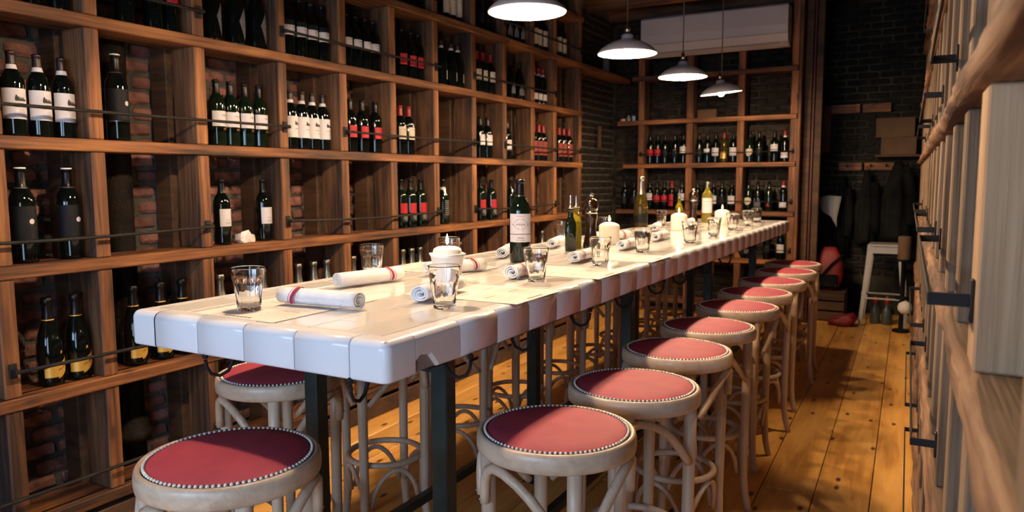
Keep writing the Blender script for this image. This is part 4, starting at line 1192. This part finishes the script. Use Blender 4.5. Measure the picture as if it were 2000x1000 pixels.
# odds and ends on the left stub of the back rack shelf
m = MB().lathe([(.012, 0), (.026, 0), (.026, .03), (.012, .03), (.012, 0)], 18, cap=False)
thing('tape_roll', 'small pale tape roll on the shelf stub left of the back rack', 'tape', (-2.86, YR + .06, 2.0002), me=m.mesh('tape_roll', M_PINKP))
m = MB().lathe([(0, 0), (.020, 0), (.022, .003), (.022, .045), (.012, .052), (.010, .065), (0, .066)], 16)
thing('small_bottle', 'little dark bottle with pale cap between tape roll and blue tub', 'bottle', (-2.80, YR + .07, 2.0002), me=m.mesh('small_bottle', M_ACD))
m = MB().lathe([(0, 0), (.018, 0), (.021, .05), (.023, .055), (.0, .056)], 16)
thing('plastic_tub', 'small pale blue tub on the shelf stub left of the back rack', 'tub', (-2.74, YR + .06, 2.0002), me=m.mesh('plastic_tub', M_BLUEP))
m = MB().box(-.018, .018, -.006, .006, 0, .22, .003)
thing('hanging_strip', 'pale narrow strip hanging on the dark corner brickwork', 'strap', (-3.0, 7.25, 1.72), me=m.mesh('hanging_strip', M_CARD))
m = MB().box(-.03, .03, -.02, .02, 0, .28, .004)
sw = thing('switch_box', 'dark metal switch box with red light in the back left corner', 'switch box', (-2.95, 7.3, 2.44))
link('case', m.mesh('case', M_ACD), sw); link('indicator', MB().lathe([(0, 0), (.006, .0), (.004, .004), (0, .005)], 10).mesh('indicator', M_LED), sw, (.031, -.01, .03), (0, PI / 2, 0))
m = MB().tube([(-.08, 0, .12), (-.03, .02, .03), (.04, 0, 0), (.12, -.02, .04), (.2, 0, .14)], .012, 8)
thing('cable_loop', 'pale cable looped under the ceiling joist by the second lamp', 'cable', (-1.52, 3.75, 3.0), me=m.mesh('cable_loop', M_CLOTHW))

# alcove: rails, boxes, coats
cr_ = thing('coat_rail', 'rough timber coat rail screwed to the dark alcove wall', 'coat rail', (0, 8.36, 0))
board('rail_board', -.90, -.62, -.02, .02, 2.05, 2.14, W_RACK, cr_); board('rail_board', -.60, -.34, -.02, .02, 2.05, 2.14, W_RACK, cr_)
board('rail_board', -.80, -.58, -.02, .02, 1.47, 1.55, W_RACK, cr_); board('rail_board', -.56, -.27, -.02, .02, 1.47, 1.55, W_RACK, cr_)
board('upright', -.965, -.885, -.02, .02, 1.66, 2.14, W_RACK, cr_)
for x in (-.72, -.5, -.36, -.2):
    link('peg', MB().tube([(x, -.02, 1.51), (x, -.09, 1.53)], .009, 8).mesh('peg', W_DARK), cr_)
wsh = thing('wall_shelf', 'dark little shelf carrying cardboard boxes in the alcove', 'shelf', (0, 8.3, 0))
board('shelf_board', -.46, -.05, -.1, .1, 1.60, 1.62, W_DARK, wsh)
thing('cardboard_box', 'lower cardboard box on the alcove shelf', 'box', (-.25, 8.3, 1.6202), me=MB().box(-.16, .15, -.1, .09, 0, .17, .003).mesh('cardboard_box', M_CARD))
thing('cardboard_box', 'upper cardboard box stacked on another on the alcove shelf', 'box', (-.29, 8.3, 1.7904), me=MB().box(-.17, .17, -.1, .09, 0, .19, .003).mesh('cardboard_box', M_CARD))
def coat(x, y, ztop, zbot, wx, wy, seed, label):
    m = MB(); n = 40; secs = 16; vs = []
    for s_ in range(secs + 1):
        t = s_ / secs; z = ztop + (zbot - ztop) * t
        g = min(1, .25 + 1.6 * t) if t < .5 else 1.0
        for k_ in range(n):
            a = 2 * PI * k_ / n
            fold = 1 + .10 * math.sin(a * 7 + seed + t * 1.5) * min(1, t * 2.5) + .12 * noise.noise((math.cos(a) * 2, math.sin(a) * 2 + seed, t * 3))
            vs.append((wx * g * fold * math.cos(a), wy * g * fold * math.sin(a), z - (0.02 * math.sin(a * 3 + seed) if s_ == secs else 0)))
    fs = [(i * n + k_, i * n + (k_ + 1) % n, (i + 1) * n + (k_ + 1) % n, (i + 1) * n + k_) for i in range(secs) for k_ in range(n)]
    fs += [tuple(range(n)), tuple(secs * n + k_ for k_ in range(n))[::-1]]
    m.add(vs, fs, 0, True)
    t = thing('hanging_coat', label, 'coat', (x, y, 0), 0, 'black coats hanging in the alcove')
    link('coat_body', m.mesh('coat_body', M_CLOTHB), t)
    sl = MB(); sl.tube([(wx * .7, -.02, ztop - .12), (wx * 1.05, -.04, ztop - .35), (wx * 1.02, -.06, ztop - .62)], [.045, .05, .045], 12)
    link('sleeve', sl.mesh('sleeve', M_CLOTHB), t)
    lp = MB().tube([(-.02, .03, ztop - .01), (0, .04, ztop + .04), (.02, .03, ztop - .01)], .003, 6); link('hanging_loop', lp.mesh('hanging_loop', M_CLOTHB), t)
coat(-.75, 8.29, 1.42, .62, .07, .05, 1.0, 'black coat hanging leftmost beside the white bag in the alcove')
coat(-.525, 8.26, 1.47, .74, .09, .085, 2.3, 'black coat hanging in the middle of the alcove rail')
coat(-.245, 8.15, 1.56, .79, .125, .10, 4.1, 'bulky black coat hanging over the white metal stool')
cl = MB()
cl.add([(-.13, -.03, .17), (.0, -.05, .20), (.12, -.03, .19), (.085, -.04, -.03), (.03, -.05, -.01), (-.04, -.045, .03), (.09, -.035, -.12),
        (-.13, .03, .17), (.0, .02, .20), (.12, .03, .19), (.085, .02, -.03), (.03, .02, -.01), (-.04, .02, .03), (.09, .02, -.12)],
       [(0, 5, 4, 1), (1, 4, 3, 2), (4, 6, 3), (7, 8, 11, 12), (8, 9, 10, 11), (11, 10, 13), (0, 1, 8, 7), (1, 2, 9, 8), (0, 7, 12, 5), (5, 12, 11, 4), (4, 11, 13, 6), (6, 13, 10, 3), (3, 10, 9, 2)], 0, True)
thing('tote_bag', 'white cloth bag hanging in the alcove left of the coats', 'bag', (-.86, 8.14, 1.02), me=cl.mesh('tote_bag', M_CLOTHW))
# stool
WS = thing('metal_stool', 'white metal stool with four splayed legs under the hanging coats', 'stool', (-.305, 7.84, 0))
link('seat', MB().box(-.155, .155, -.155, .155, .745, .775, .012).mesh('seat', M_WMETAL), WS)
for sx in (-1, 1):
    for sy in (-1, 1):
        m = MB()
        for (a, b) in (((.150, .150, .76), (.205, .205, 0)),):
            vs = []
            for (px, py, pz), ww in ((a, .026), (b, .014)):
                vs += [(sx * px, sy * py, pz), (sx * (px - ww * 2), sy * py, pz), (sx * (px - ww * 2), sy * (py - .006), pz), (sx * (px - .006), sy * (py - .006), pz), (sx * (px - .006), sy * (py - ww * 2), pz), (sx * px, sy * (py - ww * 2), pz)]
            m.add(vs, [(i, (i + 1) % 6, 6 + (i + 1) % 6, 6 + i) for i in range(6)] + [tuple(range(6)), tuple(range(6, 12))[::-1]])
        link('leg', m.mesh('leg', M_WMETAL), WS)
for s_ in (-1, 1):
    link('apron', MB().box(-.150, .150, s_ * .151 - .003, s_ * .151 + .003, .69, .748).mesh('apron', M_WMETAL), WS)
    link('apron', MB().box(s_ * .151 - .003, s_ * .151 + .003, -.150, .150, .69, .748).mesh('apron', M_WMETAL), WS)
    link('cross_bar', MB().box(-.186, .186, s_ * .183 - .004, s_ * .183 + .004, .26, .275).mesh('cross_bar', M_WMETAL), WS)
    link('cross_bar', MB().box(s_ * .183 - .004, s_ * .183 + .004, -.183, .183, .30, .315).mesh('cross_bar', M_WMETAL), WS)
M_SIPH = plain('grey_green_glass', (.05, .065, .06), rough=.08)
for i, (x, y) in enumerate(((-.375, 7.84), (-.275, 7.82))):
    t = thing('spray_bottle', 'red-topped grey glass bottle on the floor under the white stool, %s one' % ['left', 'right'][i], 'bottle', (x, y, 0), 0, 'red-topped bottles under the stool')
    link('body', MB().lathe([(0, 0), (.042, 0), (.045, .004), (.045, .10), (.035, .14), (.016, .17), (.014, .20), (0, .20)], 20).mesh('body', M_SIPH), t)
    link('cap', MB().lathe([(.016, .195), (.022, .20), (.022, .235), (.012, .26), (.008, .275), (0, .276)], 16).mesh('cap', M_CAPSR), t)
# red backpack and fallen red bag
bk = thing('backpack', 'red and black backpack hanging behind the far bar stools', 'backpack', (-.80, 7.85, .30))
m = MB(); n = 24; vs = []; secs = 9
for s_ in range(secs):
    t = s_ / (secs - 1); z = .42 * t; g = (math.sin(PI * min(.97, max(.06, t)) ** .8)) ** .35
    for k_ in range(n):
        a = 2 * PI * k_ / n
        c, s2 = math.cos(a), math.sin(a)
        vs.append((.13 * g * math.copysign(abs(c) ** .6, c), .085 * g * math.copysign(abs(s2) ** .7, s2) * (1.15 - .3 * t), z))
m.add(vs, [(i * n + k_, i * n + (k_ + 1) % n, (i + 1) * n + (k_ + 1) % n, (i + 1) * n + k_) for i in range(secs - 1) for k_ in range(n)] + [tuple(range(n))[::-1], tuple((secs - 1) * n + k_ for k_ in range(n))], 0, True)
link('bag_body', m.mesh('bag_body', M_REDN), bk)
link('strap', MB().tube([(.13, -.06, .36), (.03, -.10, .26), (-.06, -.10, .14), (-.12, -.07, .02)], .022, 8, flat=.35).mesh('strap', M_CLOTHB), bk, )
link('pocket', MB().box(-.09, .09, -.112, -.07, .03, .16, .012).mesh('pocket', M_CLOTHB), bk)
link('top_handle', MB().tube([(-.03, 0, .40), (0, 0, .44), (.03, 0, .40)], .006, 8).mesh('top_handle', M_CLOTHB), bk)
hk = MB().tube([(0, 0, 0), (0, -.3, 0)], .01, 8)
st_ = thing('storage_crate', 'dark crate on the alcove floor that the red backpack sits on', 'crate', (-.80, 7.88, 0))
for k_ in range(3):
    board('slat', -.16, .16, -.16, -.145, .01 + .1 * k_, .095 + .1 * k_, W_DARK, st_); board('slat', -.16, .16, .145, .16, .01 + .1 * k_, .095 + .1 * k_, W_DARK, st_)
board('lid', -.165, .165, -.165, .165, .285, .2995, W_DARK, st_)
for sx in (-1, 1): board('side', sx * .155 - .008, sx * .155 + .008, -.143, .143, 0, .285, W_DARK, st_)
bmr = bmesh.new(); bmesh.ops.create_icosphere(bmr, subdivisions=3, radius=1)
for v in bmr.verts:
    k_ = 1 + .35 * noise.noise(v.co * 1.8); v.co = Vector((v.co.x * .13 * k_, v.co.y * .09 * k_, max(0, v.co.z * .07 * k_ + .04 + .03 * v.co.x)))
mer = bpy.data.meshes.new('cloth_heap'); bmr.to_mesh(mer); bmr.free(); mer.materials.append(M_REDN)
for p in mer.polygons: p.use_smooth = True
thing('cloth_heap', 'crumpled red bag lying on the floor of the alcove', 'bag', (-.63, 7.58, 0.0005), me=mer)
m = MB().lathe([(0, 0), (.05, 0), (.055, .01), (.055, .20), (.05, .21), (0, .212)], 24)
thing('paper_roll', 'brown rolled paper standing on the end of the right rack', 'paper roll', (-.145, 7.5, .66), me=m.mesh('paper_roll', M_CARD))
pd_ = thing('pedestal', 'dark slim stand at the aisle end carrying the paper roll', 'stand', (-.145, 7.5, 0))
link('column', MB().lathe([(.07, 0), (.07, .02), (.02, .03), (.02, .64), (.06, .645), (.06, .6598)], 20).mesh('column', M_CLOTHB), pd_)
link('tray', MB().lathe([(.058, .30), (.062, .32), (.02, .325)], 20).mesh('tray', M_CLOTHB), pd_)
m = MB().lathe([(0, 0), (.03, .002), (.055, .03), (.06, .06), (.05, .09), (.02, .11), (0, .112)], 20)
thing('cloth_bundle', 'pale bundle hanging at the aisle end beside the metal stool', 'bundle', (-.115, 7.3, .20), me=m.mesh('cloth_bundle', M_CLOTHW))
